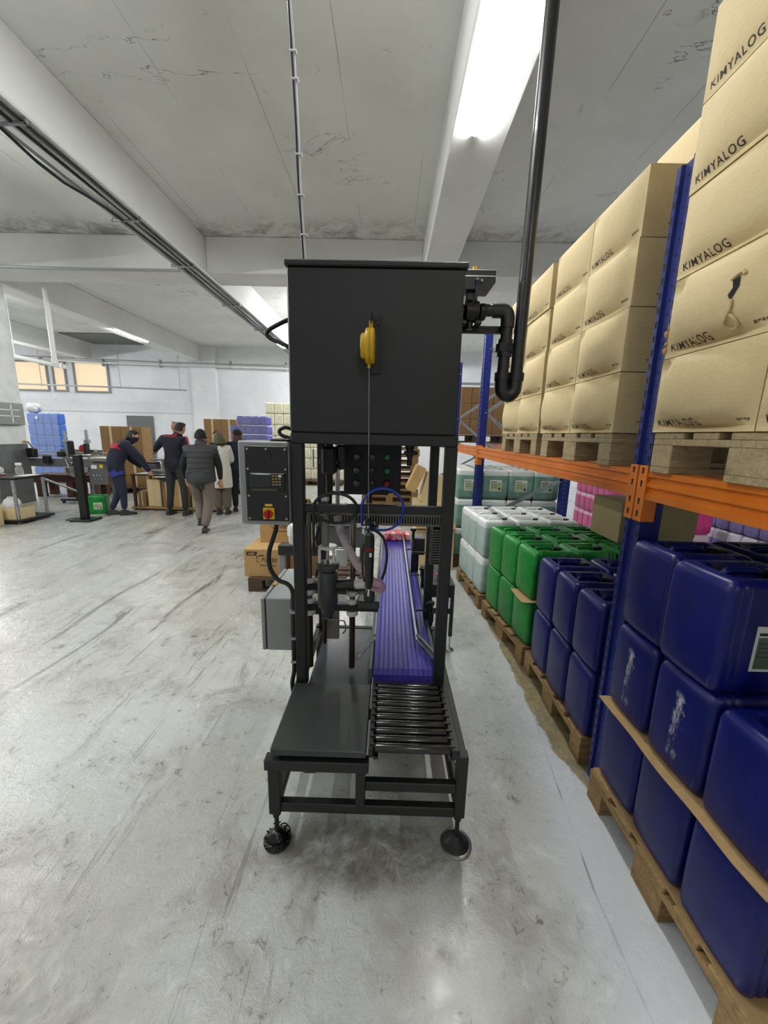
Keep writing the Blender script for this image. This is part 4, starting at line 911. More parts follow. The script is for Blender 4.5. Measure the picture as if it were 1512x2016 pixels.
# ------------------------------------------------------------------ jerrycans
def make_can(name, label, body_m, cap_m, wx=.292, wy=.238, h=.352, lab=None, handle_m=None, groove=True, rad=.024):
    t = thing(name, label, 'jerrycan', (0, 0, 0))
    def sect(ins, z):
        hx, hy = wx/2 - ins, wy/2 - ins; r = max(.008, rad - ins * .4); pts = []
        def corner(cx, cy_, a0):
            for k in range(5):
                a = R(a0 + 22.5 * k); pts.append((cx + r*math.cos(a), cy_ + r*math.sin(a), z))
        g = .0055 if groove else 0
        corner(hx - r, hy - r, 0)
        L = hx - r
        for s, d in ((.94, 0), (.88, g), (.82, 0), (.72, 0), (.67, g), (.62, 0), (-.62, 0), (-.67, g), (-.72, 0), (-.82, 0), (-.88, g), (-.94, 0)): pts.append((L*s, hy - d, z))
        corner(-hx + r, hy - r, 90)
        pts.append((-hx - .004, 0, z))
        corner(-hx + r, -hy + r, 180)
        for s, d in ((-.94, 0), (-.88, g), (-.82, 0), (-.72, 0), (-.67, g), (-.62, 0), (.62, 0), (.67, g), (.72, 0), (.82, 0), (.88, g), (.94, 0)): pts.append((L*s, -hy + d, z))
        corner(hx - r, -hy + r, 270)
        pts.append((hx + .004, 0, z))
        return pts
    k = h / .352
    b = MB(); b.rings([sect(i, z * k) for z, i in ((0, .026), (.003, .016), (.012, .006), (.035, .0008), (.12, 0), (.22, 0), (.31, .0005), (.330, .004), (.342, .010), (.349, .020), (.352, .034), (.350, .050), (.335, .055), (.322, .060))])
    put('body', b, M[body_m] if isinstance(body_m, str) else body_m, t, 50)
    b = MB(); zt = h
    s = wx / .292; x = .026 * s
    b.tube([(-.075*s, 0, zt - .030), (-.068*s, 0, zt - .012), (-.05*s, 0, zt - .004), (.02*s, 0, zt - .004), (.035*s, 0, zt - .012), (.042*s, 0, zt - .030)], .012, 8)
    put('handle', b, M[handle_m or body_m], t, 50)
    b = MB(); b.lathe([(0, zt - .032), (.027*s, zt - .032), (.028*s, zt - .028), (.027*s, zt - .004), (.022*s, zt - .001), (0, zt - .001)], (.085*s, 0, 0), 'z', 16)
    put('cap', b, M[cap_m], t)
    if lab:
        b = MB(); yy = -wy/2 - .0012
        x0, x1, z0, z1 = lab
        b.box(x0, x1, yy, yy + .006, z0, z1); b.mi = 1
        w, hh = x1 - x0, z1 - z0
        b.box(x0 + w*.06, x1 - w*.06, yy - .0005, yy, z0 + hh*.06, z0 + hh*.76); b.mi = 2
        b.box(x0 + w*.06, x0 + w*.6, yy - .0006, yy, z0 + hh*.80, z0 + hh*.86)
        for q in range(4): b.box(x0 + w*.1, x0 + w*(.5 + .1*(q % 3)), yy - .0009, yy - .0004, z0 + hh*(.62 - .1*q), z0 + hh*(.64 - .1*q))
        b.box(x0 + w*.75, x1 - w*.08, yy - .0009, yy - .0004, z0 + hh*.1, z0 + hh*.3)
        put('label', b, [M['label'], M['labeld' if 'blue' in body_m else 'labelg'], M['ink']], t)
    return t
LB = (-.055, .09, .085, .225)
blue0 = make_can('jerrycan', 'x', 'blue', 'blackpl', lab=LB)
blue1 = make_can('jerrycan', 'x', 'blue_scuff', 'blackpl', lab=LB)
NB = 'blue jerrycans on the two near pallets'
_first = {}
def can(proto, x, y, z, label, group, rz=0.0):
    if proto.name not in _first:
        _first[proto.name] = 1; proto.location = (x, y, z); proto.rotation_euler = (0, 0, rz)
        proto['label'] = label; proto['group'] = group; return proto
    return dup(proto, (x, y, z), rz, label, group)
ORD3 = ('nearest', 'middle', 'farthest')
Z1, Z2, Z3 = .1505, .5125, .868
yy = (.872, 1.122, 1.372)
for i, y in enumerate(yy):
    can(blue0, 1.105 + .004*i, y, Z1, '%s blue jerrycan in the bottom layer of the nearest pallet, below the cardboard sheet' % ORD3[i], NB, R((1, -1, .5)[i]))
L2 = ('nearest blue jerrycan of the middle layer on the near pallet, above the sheet', 'middle layer blue jerrycan with the broad white scuff streak down its face', 'farthest blue jerrycan of the middle layer with a thin white scuff, on the near pallet')
for i, y in enumerate(yy): can(blue1 if i else blue0, 1.112, y + .002, Z2, L2[i], NB, R((0, 1.5, -1)[i]))
can(blue0, 1.105, 1.135, Z3, 'top layer blue jerrycan nearest the camera, its paper label facing us', NB, R(1)); can(blue0, 1.118, 1.374, Z3, 'top layer blue jerrycan on the near pallet beside the blue rack post', NB, R(-1))
can(blue0, 1.415, 1.13, Z3, 'blue jerrycan behind the labelled one in the top layer of the near pallet', NB); can(blue0, 1.415, 1.385, Z3, 'blue jerrycan in the top layer behind the can at the rack post', NB)
for z in (Z1, Z2):
    for y in yy[1:]: can(blue0, 1.415, y, z, 'blue jerrycan hidden in the second row of the near pallet', NB)
for i, y in enumerate((1.775, 2.03, 2.285)):
    can(blue0, 1.137, y, .146, '%s blue jerrycan of the bottom layer on the second pallet' % ORD3[i], NB); can(blue0, 1.140, y + .004, .50, '%s blue jerrycan of the upper layer on the second pallet, aisle row' % ORD3[i], NB, R((1, -.6, .4)[i]))
    can(blue0, 1.45, y, .146, 'blue jerrycan hidden in the second row of the second pallet', NB); can(blue0, 1.452, y + .002, .50, '%s blue jerrycan of the upper layer on the second pallet, second row' % ORD3[i], NB)
# green
gr0 = make_can('jerrycan', 'x', 'green', 'blackpl', wx=.30, wy=.262, h=.345, lab=(-.05, .09, .09, .22))
NG = 'green jerrycans on the third pallet'; RW = ('aisle row', 'second row', 'third row', 'back row')
c_, s_ = math.cos(RZ3), math.sin(RZ3)
for k in range(2):
    for j in range(4):
        for i in range(3):
            lx, ly = .175 + .306*j, -.272 + .272*i
            lab = ('%s green jerrycan of the top layer, %s' % (ORD3[i], RW[j])) if k else ('%s green jerrycan of the bottom layer at the aisle' % ORD3[i] if j == 0 else 'green jerrycan hidden in the bottom layer of the third pallet')
            can(gr0, .925 + lx*c_ - ly*s_, 2.895 + lx*s_ + ly*c_, .146 + k*.350, lab, NG, RZ3 + R(((i*3 + j*5) % 3 - 1) * .5))
# pale white
wh0 = make_can('jerrycan', 'x', 'white_can', 'blackpl', wx=.295, wy=.25, h=.352, handle_m='whitepl', groove=False)
NW = 'white jerrycans on the fourth pallet'; c_, s_ = math.cos(RZ4), math.sin(RZ4)
for k in range(2):
    for j in range(3):
        for i in range(3):
            lx, ly = .16 + .30*j, -.26 + .26*i
            lab = ('%s white jerrycan of the top layer with black cap, %s' % (ORD3[i], RW[j])) if k else ('%s white jerrycan of the bottom layer at the aisle, pale liquid' % ORD3[i] if j == 0 else 'white jerrycan hidden in the bottom layer of the fourth pallet')
            can(wh0, .835 + lx*c_ - ly*s_, 3.79 + lx*s_ + ly*c_, .146 + k*.356, lab, NW, RZ4)
# teal
te0 = make_can('jerrycan', 'x', 'teal', 'blackpl', wx=.30, wy=.25, h=.357, lab=(-.07, .07, .10, .235), handle_m='whitepl', groove=False)
NT_ = 'teal jerrycans stacked behind the rack post'
O4 = ('first', 'second', 'third', 'fourth')
for k in range(3):
    for j in range(3):
        for i in range(4):
            if k < 2 and j == 2: continue
            y = 4.70 + .255*j
            lab = '%s from the left in the %s layer of teal jerrycans, labelled front row' % (O4[i], ('bottom', 'middle', 'top')[k]) if j == 0 else ('%s from the left in the %s row of the top teal layer' % (O4[i], ('second', 'third')[j-1]) if k == 2 else 'teal jerrycan hidden behind the front row')
            if k == 2 and j == 2: y = 4.70 + .255*1.98
            can(te0, .972 + .303*i, y, .146 + k*.360, lab, NT_)
for i in range(4):
    for k in range(2): can(te0, .972 + .303*i, 5.206, .146 + k*.360, 'teal jerrycan hidden behind the front row', NT_)
# small coloured cans in the next aisle
pk0 = make_can('small_jerrycan', 'x', 'pink', 'red', wx=.25, wy=.172, h=.285, handle_m='pink', groove=False, rad=.026)
for k in range(3):
    for i in range(6):
        can(pk0, 3.43, 5.80 + .179*i, .146 + k*.288, '%s pink jerrycan from the near end, %s row of the pink wall' % (('first', 'second', 'third', 'fourth', 'fifth', 'sixth')[i], ('bottom', 'middle', 'top')[k]), 'pink jerrycans beyond the rack', math.pi)
pu0 = make_can('small_jerrycan', 'x', 'purple', 'red', wx=.25, wy=.15, h=.30, handle_m='purple', groove=False, rad=.026)
for k in range(3):
    for i in range(5):
        can(pu0, 3.43, 3.30 + .156*i, .146 + k*.305, '%s purple jerrycan from the near end, %s row, beyond the rack' % (('first', 'second', 'third', 'fourth', 'fifth')[i], ('bottom', 'middle', 'top')[k]), 'purple jerrycans beyond the rack', math.pi)
hp0 = make_can('small_jerrycan', 'x', 'litpink', 'red', wx=.20, wy=.16, h=.285, handle_m='litpink', groove=False, rad=.026)
for k in range(3):
    for i in range(2):
        can(hp0, 2.82 + .206*i, 3.72, .146 + k*.288, '%s bright pink jerrycan in the %s row between the racks' % (('left', 'right')[i], ('bottom', 'middle', 'top')[k]), 'bright pink jerrycans between the racks')
pallet(3.28, 6.25, 0, 0, 'wooden pallet under the wall of pink jerrycans'); pallet(3.28, 3.62, 0, 0, 'wooden pallet under the purple jerrycans'); pallet(2.66, 3.9, 0, math.pi/2*0, 'wooden pallet under the bright pink jerrycans') if False else None
p5 = single('display_block', MB().box(2.70, 3.14, 3.58, 3.90, 0, .145, .005), M['wood'], 'low wooden base under the bright pink jerrycans', 'base')
# cardboard sheets
def sheet(name, x0, x1, y0, y1, z, wav, label):
    nx, ny = 8, 16; top = []
    for i in range(nx + 1):
        for j in range(ny + 1):
            x = x0 + (x1 - x0)*i/nx; y = y0 + (y1 - y0)*j/ny
            e = max(0, 1 - (x - x0)/.10); zz = z + wav * e * (.5*math.sin(y*9 + 1) + .5*math.sin(y*21))
            n_ = max(0, 1 - (y - y0)/.09); top.append((x, y, zz + abs(wav)*1.2*n_*e))
    b = MB(); W = ny + 1
    f1 = [(i*W + j, (i+1)*W + j, (i+1)*W + j + 1, i*W + j + 1) for i in range(nx) for j in range(ny)]
    b.add(top, f1); o = len(b.v); b.add([(x, y, zz - .0035) for x, y, zz in top], [f[::-1] for f in f1])
    per = [i*W for i in range(nx + 1)] + [nx*W + j for j in range(1, W)] + [i*W + ny for i in range(nx - 1, -1, -1)] + [j for j in range(ny - 1, 0, -1)]
    b.add([], []); b.f += [[a, c, c + o, a + o] for a, c in zip(per, per[1:] + per[:1])]; b.m += [0]*len(per)
    return single(name, b, M['sheet'], label, 'sheet', 'cardboard layer sheets')
sheet('cardboard_sheet', .935, 1.56, .735, 1.492, .5105, .006, 'cardboard sheet with a wavy edge between the lower blue jerrycan layers')
sheet('cardboard_sheet', .955, 2.10, .70, 1.488, .1490, .0, 'cardboard sheet lying on the nearest pallet under the blue jerrycans')
sheet('cardboard_sheet', .93, 1.30, 2.47, 2.72, .4945, .002, 'small cardboard scrap between the green jerrycan layers')

# ------------------------------------------------------------------ cartons on the rack
def carton_meshes(wy, h, dx, B, D, seed, name, logo=True):
    """aisle face is the -x face, origin at bottom centre of that face; returns body, logo, small print meshes"""
    r = random.Random(seed); cu, cw = r.uniform(.3, .7), r.uniform(.35, .6); ph = r.uniform(0, 6); tilt = r.uniform(-.6, .6)
    def d(u, v):
        s = (max(0, math.sin(math.pi*u)) * max(0, math.sin(math.pi*v))) ** .55
        o = B * s * (1 + .25*math.sin(3*u + ph))
        c = .10 + .16 * (2*u - 1)**2 + tilt * .05 * (u - .5)
        o -= D * math.exp(-((v - .02)/c)**2) * math.sin(math.pi*u) ** .8 * min(1, v*30)
        o -= D * .5 * math.exp(-((u - (.93 if tilt > 0 else .07))/.05)**2 - ((v - .9)/.1)**2) * min(1, (1-v)*30) * min(1, (1-u)*30) * min(1, u*30)
        return o
    b = MB(); n = 14; top = []
    for i in range(n + 1):
        for j in range(n + 1):
            u, v = i/n, j/n; top.append((-d(u, v), wy*(.5 - u), h*v))
    W = n + 1
    b.add(top, [(i*W + j, i*W + j + 1, (i+1)*W + j + 1, (i+1)*W + j)[::-1] for i in range(n) for j in range(n)])
    y0, y1 = -wy/2, wy/2
    b.add([(0, y0, 0), (dx, y0, 0), (dx, y1, 0), (0, y1, 0), (0, y0, h), (dx, y0, h), (dx, y1, h), (0, y1, h)], [(0,3,2,1), (4,5,6,7), (0,1,5,4), (1,2,6,5), (2,3,7,6)])
    # flap seam strips along the upper and lower edge of the near side
    body = b.mesh(name, M['card'], (0,0,0), 40)
    def onface(m, us, vs, off=.0007): m.add([], [])
    lm = None
    if logo:
        vs, fs = text_mesh('KIMYALOG', .031, .0001, 1.1)
        m = MB(); m.add([(-d((.022 + a)/wy, (.022 + c)/h) - .0009, wy/2 - .022 - a, .022 + c) for a, c in vs], fs); lm = m.mesh('printed_name', M['ink'], (0,0,0), 0)
        m = MB(); 
        for k in range(4):
            a = wy - .068 + k*.012; q = [(a, .030), (a + .009, .030), (a + .009, .038), (a, .038)]
            m.add([(-d(x/wy, z/h) - .0009, wy/2 - x, z) for x, z in q], [(0,1,2,3)])
        sm = m.mesh('small_print', M['inkl'], (0,0,0), 0)
    side = MB()
    side.box(.10, .16, y0 - .0006, y0 + .001, h*.18, h*.2)
    return body, lm, sm, side.mesh('side_print', M['inkl'], (0,0,0), 0), d
_cv = {}
def carton(x, yc, z, wy, label, lvl, seed, group, h=.254, dx=.37):
    B, D = [(.042, .060), (.034, .046), (.026, .032), (.018, .020), (.014, .010)][lvl]
    k = (wy, lvl, seed % 3)
    if k not in _cv: _cv[k] = carton_meshes(wy, h, dx, B, D, seed * 31 + lvl, 'carton')
    body, lm, sm, sd, dfun = _cv[k]
    o = bpy.data.objects.new('cardboard_carton', body); C.objects.link(o); o.location = (x, yc, z)
    tag(o, label, 'carton', group)
    for nm, me in (('printed_name', lm), ('small_print', sm), ('side_print', sd)):
        c = bpy.data.objects.new(nm, me); C.objects.link(c); c.parent = o
    LOC[o.name] = (x, yc, z); carton.face[o.name] = lambda y_, z_: x - dfun(.5 - (y_ - yc)/wy, (z_ - z)/h)
    return o
carton.face = {}
ZP = ZB + .146
ROWN = ('bottom', 'second', 'third', 'fourth', 'top')
near = {}
for k in range(5):
    for j, yc in enumerate((1.279, .864)):
        near[(k, j)] = carton(.982 + rnd.uniform(-.004, .004), yc, ZP + k*.2575, .41, '%s row carton of the nearest stack, %s' % (ROWN[k], ('column beside the blue post', 'column nearer the camera at the right edge')[j]), k, k*2 + j, 'cartons stacked on the rack beam')
COLN = ('first', 'second', 'third', 'fourth')
for j, (yc, wy) in enumerate(((1.952, .41), (2.37, .41), (2.838, .41), (3.256, .41))):
    for k in range(4):
        carton(.984 + rnd.uniform(-.005, .005), yc, ZP + k*.2575, wy, '%s row carton in the %s column beyond the near blue post' % (('bottom', 'second', 'third', 'top')[k], COLN[j]), k, k + j*3 + 1, 'cartons stacked on the rack beam')
for k in range(4): carton(1.375, 1.952, ZP + k*.2575, .41, 'carton hidden behind the first column beyond the near post', 3, 1, 'cartons stacked on the rack beam')
carton(1.25, 1.955, ZP + 4*.2575, .41, 'single pale carton set back on top of the first column, peeking over the post', 4, 2, 'cartons stacked on the rack beam')
# the torn carton
tc = near[(1, 0)]; y0 = 1.279; z0 = ZP + .2575
FC = carton.face[tc.name]
def on(y_, z_, off): return (FC(y_, z_) - off, y_, z_)
b = MB(); b.add([on(y0 - p, z0 + q, .0015) for p, q in ((.085, .155), (.105, .16), (.108, .135), (.098, .118), (.088, .10), (.078, .12), (.09, .135))], [(0,1,2,3,4,5,6)])
put('torn_hole', b, M['hole'], tc)
b = MB(); b.tube([on(y0 - p, z0 + q, .004) for p, q in ((.082, .158), (.100, .168), (.114, .170), (.118, .16))], .005, 6); b.tube([on(y0 - p, z0 + q, .005) for p, q in ((.093, .105), (.09, .08), (.075, .06), (.065, .045), (.075, .032), (.095, .035), (.10, .05), (.09, .066))], .0042, 6)
put('torn_strip', b, M['card'], tc)
b = MB()
for q, (dz, dy, rr_) in enumerate(((.028, .004, .011), (.050, .002, .008), (.085, .006, .012), (.105, .001, .008))):
    g = blob(.983, y0 + .203 + dy, z0 + dz, rr_*.8, rr_*.6, rr_, 11 + q, 7, .3); b.add(g.v, g.f)
put('crumpled_corner', b, M['card3'], tc)
# shaded brown cartons far behind on the next beams
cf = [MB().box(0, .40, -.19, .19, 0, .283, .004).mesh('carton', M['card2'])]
fm_ = [MB().box(-.003, .403, -.1935, .1935, .0, .286, .006).mesh('stretch_film', M['film'])]
tp_ = MB(); tp_.box(.185, .215, -.1912, .19, .0, .2845); tp_ = tp_.mesh('tape', M['card3'])
for k in range(3):
    for j in range(3):
        o = bpy.data.objects.new('cardboard_carton', cf[0]); C.objects.link(o); o.location = (1.09 + .408*j, 7.58, ZP + .004 + k*.286)
        tag(o, '%s brown carton in the %s row of the film-wrapped stack on the far beam' % (('left', 'middle', 'right')[j], ('bottom', 'middle', 'top')[k]), 'carton', 'brown cartons on the far rack beam')
        c = bpy.data.objects.new('tape', tp_); C.objects.link(c); c.parent = o
# big box resting on the green cans at the back
t = thing('cardboard_box', 'large brown cardboard box lying on the green jerrycans behind the near post', 'carton', (1.98, 2.95, .845))
P('box_body', lambda b: b.box(1.72, 2.28, 2.80, 3.20, .8425, 1.15, .004), 'card_shade', t)  # carton colour darkened to stand for the shade here
P('box_flap', lambda b: b.box(1.72, 2.28, 2.795, 2.80, .90, 1.15, .001), 'card_shade', t)
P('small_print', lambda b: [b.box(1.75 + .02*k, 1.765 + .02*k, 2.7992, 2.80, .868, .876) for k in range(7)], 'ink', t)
P('lid_flap', lambda b: b.box(1.95, 2.28, 2.80, 3.20, 1.15, 1.155, 0, Matrix.Rotation(R(-7), 3, 'Y'), (1.95, 3.0, 1.15)), 'card_shade', t)

# ------------------------------------------------------------------ printed cartons on the small pallet at the left of the machine
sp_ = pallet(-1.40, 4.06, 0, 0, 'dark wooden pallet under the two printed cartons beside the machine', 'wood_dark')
def printed_box(x0, x1, y0, y1, z0, z1, label, tagbox):
    t = thing('printed_carton', label, 'carton', ((x0 + x1)/2, (y0 + y1)/2, z0), 'printed cartons beside the machine')
    P('carton_body', lambda b: b.box(x0, x1, y0, y1, z0, z1, .004), 'card3', t)
    P('flap_seam', lambda b: (b.box(x0 + .002, x1 - .002, (y0 + y1)/2 - .002, (y0 + y1)/2 + .002, z1 - .001, z1 + .0004)), 'inkl', t)
    yy = y0 - .0012; cx = x0 + .225; cz = z0 + .19
    b = MB(); add_text(b, 'POWEX', .046, (cx - .045, yy, cz - .022), (1, 0, 0), (0, 0, 1), .0012, .88, .16)
    for rr, a0, a1, w in ((.050, 62, 250, .012), (.044, 40, 120, .007)):
        pts = [(cx - .045 + rr*1.15*math.cos(R(a0 + (a1 - a0)*i/14)), cz + .002 + rr*.85*math.sin(R(a0 + (a1 - a0)*i/14))) for i in range(15)]
        for i, (p, q) in enumerate(zip(pts, pts[1:])):
            ww = w * math.sin(math.pi*(i + .5)/14) + .002
            b.add([(p[0], yy, p[1]), (q[0], yy, q[1]), (q[0]*1, yy, q[1] - ww), (p[0], yy, p[1] - ww)], [(0,3,2,1)])
    b.box(cx - .005, cx + .10, yy, yy + .0008, cz - .033, cz - .028)
    put('printed_logo', b, M['ink'], t, 0)
    P('printed_line', lambda b: [b.box(cx - .062 + k*.0135, cx - .062 + k*.0135 + (.0105 if k != 5 else .005), yy, yy + .001, cz - .072, cz - .062) for k in range(12)], 'ink', t)
    if tagbox:
        b = MB(); b.add([(x0 + .027, yy, z1 - .068), (x0 + .128, yy, z1 - .068), (x0 + .14, yy, z1 - .026), (x0 + .027, yy, z1 - .026)], [(0,1,2,3)])
        k = put('printed_tag', b, M['ink'], t, 0)
        b = MB(); add_text(b, 'ABB', .030, (x0 + .042, yy - .0006, z1 - .058), (1, 0, 0), (0, 0, 1), .001, 1.15); put('tag_letters', b, M['card3'], k, 0)
printed_box(-1.445, -1.03, 3.70, 4.14, .146, .438, 'lower printed tan carton with a dark corner tag, on the small pallet', True)
printed_box(-1.36, -.95, 3.96, 4.36, .440, .73, 'upper printed tan carton set back on the lower one', False)
t = thing('cardboard_box', 'brown carton standing behind the grey post at the left of the machine', 'carton', (-.8, 4.3, .146))
P('box_body', lambda b: b.box(-.99, -.62, 3.75, 3.94, .146, .456, .004), 'card2', t); P('tape', lambda b: b.box(-.90, -.84, 3.749, 3.75, .146, .456), 'card', t)

# debris of boxes seen to the right through the frame
t = thing('cardboard_box', 'opened tan cardboard box leaning behind the machine at the right', 'carton', (.75, 6.3, 0))
rot = Matrix.Rotation(R(14), 3, 'Y')
P('box_body', lambda b: b.box(.50, .92, 6.2, 6.6, .50, .98, .004, rot, (.7, 6.4, .5)), 'card', t); P('box_flap', lambda b: b.box(.36, .52, 6.15, 6.5, .70, 1.12, .002, Matrix.Rotation(R(24), 3, 'Y')), 'card3', t)
P('box_base', lambda b: b.box(.42, 1.0, 6.1, 6.7, 0, .53, .004), 'card', t)
t = thing('cardboard_box', 'crumpled cardboard box beside the far end of the violet belt', 'carton', (.5, 4.9, 0))
P('box_body', lambda b: b.box(.32, .80, 4.45, 4.85, .0, .50, .004), 'card', t); P('box_flap', lambda b: (b.box(.34, .8, 4.40, 4.6, .50, .56, .002, Matrix.Rotation(R(-14), 3, 'X')), b.box(.45, .7, 4.6, 4.8, .50, .62, .01, Matrix.Rotation(R(10), 3, 'Z'))), 'card3', t)

# ------------------------------------------------------------------ back of the hall, left side
t = thing('work_table', 'low black two-tier table at the left edge with clutter on top', 'table', (-6.7, 6.42, 0))
P('tabletop', lambda b: b.box(-7.5, -6.06, 6.1, 6.75, .735, .77, .004), 'blackpl', t)
P('lower_shelf', lambda b: b.box(-7.5, -6.05, 6.08, 6.76, .03, .07, .004), 'blackpl', t)
for x, y in ((-6.14, 6.16), (-6.12, 6.69), (-7.4, 6.16), (-7.4, 6.69)): P('table_leg', lambda b: (b.cyl((x, y, .0), (x, y, .735), .026, 12)), 'galv', t)
P('cross_brace', lambda b: b.cyl((-6.12, 6.69, .70), (-5.95, 7.2, .40), .02, 8), 'galv', t)
for k, (m, l) in enumerate((('redcl', 'thin red folder under the white roll on the black table'), ('paper', 'white folder lying on the red one on the black table'))):
    single('folder', MB().box(-6.95, -6.52, 6.2, 6.45, .770 + .018*k, .788 + .018*k, .003), M[m], l, 'folder')
single('paper_roll', MB().lathe([(0,-6.85),(.055,-6.85),(.062,-6.83),(.062,-6.50),(.05,-6.47),(0,-6.47)], (0, 6.33, .869), 'x', 16), M['paper'], 'white paper roll on the folders at the left edge', 'roll')
t = thing('bottle', 'clear bottle with a white cap on the black table', 'bottle', (-6.33, 6.5, .77))
P('bottle_body', lambda b: b.lathe([(0,.77),(.05,.77),(.055,.79),(.055,.89),(.03,.93),(.02,.94),(0,.94)], (-6.33, 6.5, 0), 'z', 16), 'bottle', t); P('bottle_cap', lambda b: b.lathe([(0,.94),(.045,.94),(.045,.975),(.04,.98),(0,.98)], (-6.33, 6.5, 0), 'z', 16), 'whitepl', t)
single('paper_sheet', MB().box(-6.3, -6.1, 6.35, 6.65, .77, .776), M['paper'], 'loose white paper on the front corner of the black table', 'paper')
t = thing('cardboard_box', 'open cardboard box with crumpled white bags on the lower shelf', 'carton', (-6.33, 6.3, .07))
P('box_body', lambda b: (b.box(-6.52, -6.12, 6.14, 6.15, .07, .26), b.box(-6.52, -6.12, 6.44, 6.45, .07, .26), b.box(-6.52, -6.51, 6.15, 6.44, .07, .26), b.box(-6.13, -6.12, 6.15, 6.44, .07, .26), b.box(-6.51, -6.13, 6.15, 6.44, .07, .08)), 'card', t)
single('plastic_bag', blob(-6.36, 6.3, .27, .14, .11, .15, 3), M['bag'], 'crumpled white plastic bag bulging out of the open box', 'bag')
t = thing('cardboard_box', 'cardboard box cut by the left edge of the frame', 'carton', (-6.5, 5.95, 0)); P('box_body', lambda b: b.box(-6.85, -6.28, 5.75, 6.05, 0, .36, .004), 'card', t); P('tape', lambda b: b.box(-6.6, -6.54, 5.749, 5.75, 0, .36), 'tape', t)
t = thing('standing_display', 'black floor stand with a flat square base on the grey floor', 'stand', (-5.30, 6.55, 0))
P('base_plate', lambda b: b.box(-5.47, -5.12, 6.36, 6.68, 0, .035, .008), 'blackpl', t); P('column', lambda b: b.box(-5.37, -5.245, 6.48, 6.56, .035, 1.14, .006), 'blackpl', t)
P('sensor_head', lambda b: b.box(-5.40, -5.37, 6.48, 6.52, .95, 1.05, .004), 'blackpl', t); P('sticker', lambda b: b.box(-5.395, -5.375, 6.4785, 6.48, 1.0, 1.02), 'paper', t)
single('floor_cable', MB().tube([(-5.45, 6.42, .008), (-5.6, 6.45, .008), (-5.62, 6.6, .008), (-5.5, 6.7, .008), (-5.62, 6.85, .008), (-5.6, 7.1, .008), (-5.55, 7.3, .008)], .006, 6), M['rubber'], 'thin black cable curling on the floor beside the black stand', 'cable')
dup(gr0, (-5.52, 7.15, .001), R(20), 'green jerrycan standing alone on the floor behind the black stand', 'jerrycans on the open floor')
# labelling line
t = thing('labelling_line', 'stainless labelling conveyor with clamps and control box along the left', 'machine', (-7, 8.2, 0))
P('conveyor_bed', lambda b: b.box(-8.2, -6.0, 8.2, 8.5, .84, .93, .004), 'stainless', t); P('side_plate', lambda b: b.box(-8.2, -6.25, 8.18, 8.2, .76, .93), 'dgrey', t)
P('drum', lambda b: b.cyl((-6.3, 8.15, .95), (-5.98, 8.15, .95), .07, 20), 'stainless', t); P('guide_bar', lambda b: (b.cyl((-8.1, 8.2, 1.0), (-6.2, 8.2, 1.03), .012, 8), b.cyl((-8.1, 8.45, 1.06), (-6.1, 8.45, 1.06), .012, 8), b.box(-7.25, -6.3, 8.45, 8.47, .95, 1.12)), 'steel', t)
for x, h, m in ((-6.97, 1.52, 'galv'), (-6.50, 1.55, 'galv')): P('upright_rod', lambda b: (b.cyl((x, 8.3, .9), (x, 8.3, h), .028, 10), b.box(x - .05, x + .05, 8.26, 8.34, h - .28, h - .2, .006)), m, t)
for x, z, w, h in ((-7.65, .95, .17, .2), (-6.76, 1.02, .08, .3), (-7.32, .83, .12, .18), (-6.42, 1.05, .07, .22), (-7.0, .98, .12, .12)): P('clamp_head', lambda b: b.box(x, x + w, 8.05, 8.18, z, z + h, .02), 'blackpl', t)
P('roll_holder', lambda b: (b.cyl((-6.62, 8.3, 1.15), (-6.62, 8.36, 1.15), .08, 20)), 'redcl', t); P('arm', lambda b: (b.cyl((-6.98, 8.2, 1.05), (-6.84, 8.15, .74), .02, 8), b.box(-6.48, -6.30, 8.2, 8.3, 1.08, 1.14, .01)), 'steel', t)
P('sensor_cable', lambda b: b.tube([(-7.85, 8.1, 1.29), (-7.6, 8.1, 1.27), (-7.5, 8.1, 1.12), (-7.44, 8.1, .98)], .012, 6), 'blackpl', t); P('warning_tag', lambda b: b.box(-7.72, -7.66, 8.09, 8.1, 1.25, 1.31), 'yellow2', t); P('sensor_box', lambda b: b.box(-7.86, -7.72, 8.1, 8.2, 1.24, 1.33, .01), 'blackpl', t)
cb = P('control_box', lambda b: b.box(-6.38, -6.07, 8.12, 8.22, .40, .86, .006), 'dgrey', t)
b = MB(); b.box(-6.34, -6.22, 8.115, 8.12, .74, .82); b.mi = 1; b.box(-6.16, -6.09, 8.115, 8.12, .76, .83); b.mi = 2
for k in range(3): b.cyl((-6.30 + .07*k, 8.12, .60), (-6.30 + .07*k, 8.105, .60), .022, 10); b.cyl((-6.27 + .07*k, 8.12, .53), (-6.27 + .07*k, 8.105, .53), .016, 10)
put('box_controls', b, [M['paper'], M['yellow2'], M['steel']], cb)
for x in (-8.1, -6.55, -6.08): P('machine_leg', lambda b: b.box(x, x + .05, 8.3, 8.35, 0, .84), 'dgrey', t)
P('foot_bar', lambda b: (b.box(-7.0, -6.5, 8.0, 8.06, .05, .09), b.box(-6.62, -6.55, 7.95, 8.5, .06, .16), b.cyl((-6.95, 8.03, 0), (-6.95, 8.03, .06), .03, 8), b.cyl((-6.55, 8.03, 0), (-6.55, 8.03, .06), .03, 8)), 'blackpl', t)
P('hopper_bowl', lambda b: b.lathe([(0,.50),(.10,.50),(.22,.60),(.24,.72),(.2,.73),(0,.73)], (-7.05, 8.6, 0), 'z', 20), 'stainless', t)
P('loose_cable', lambda b: b.tube([(-6.40, 8.1, .45), (-6.36, 8.1, .34), (-6.2, 8.1, .29), (-6.08, 8.1, .33)], .006, 6), 'rubber', t)
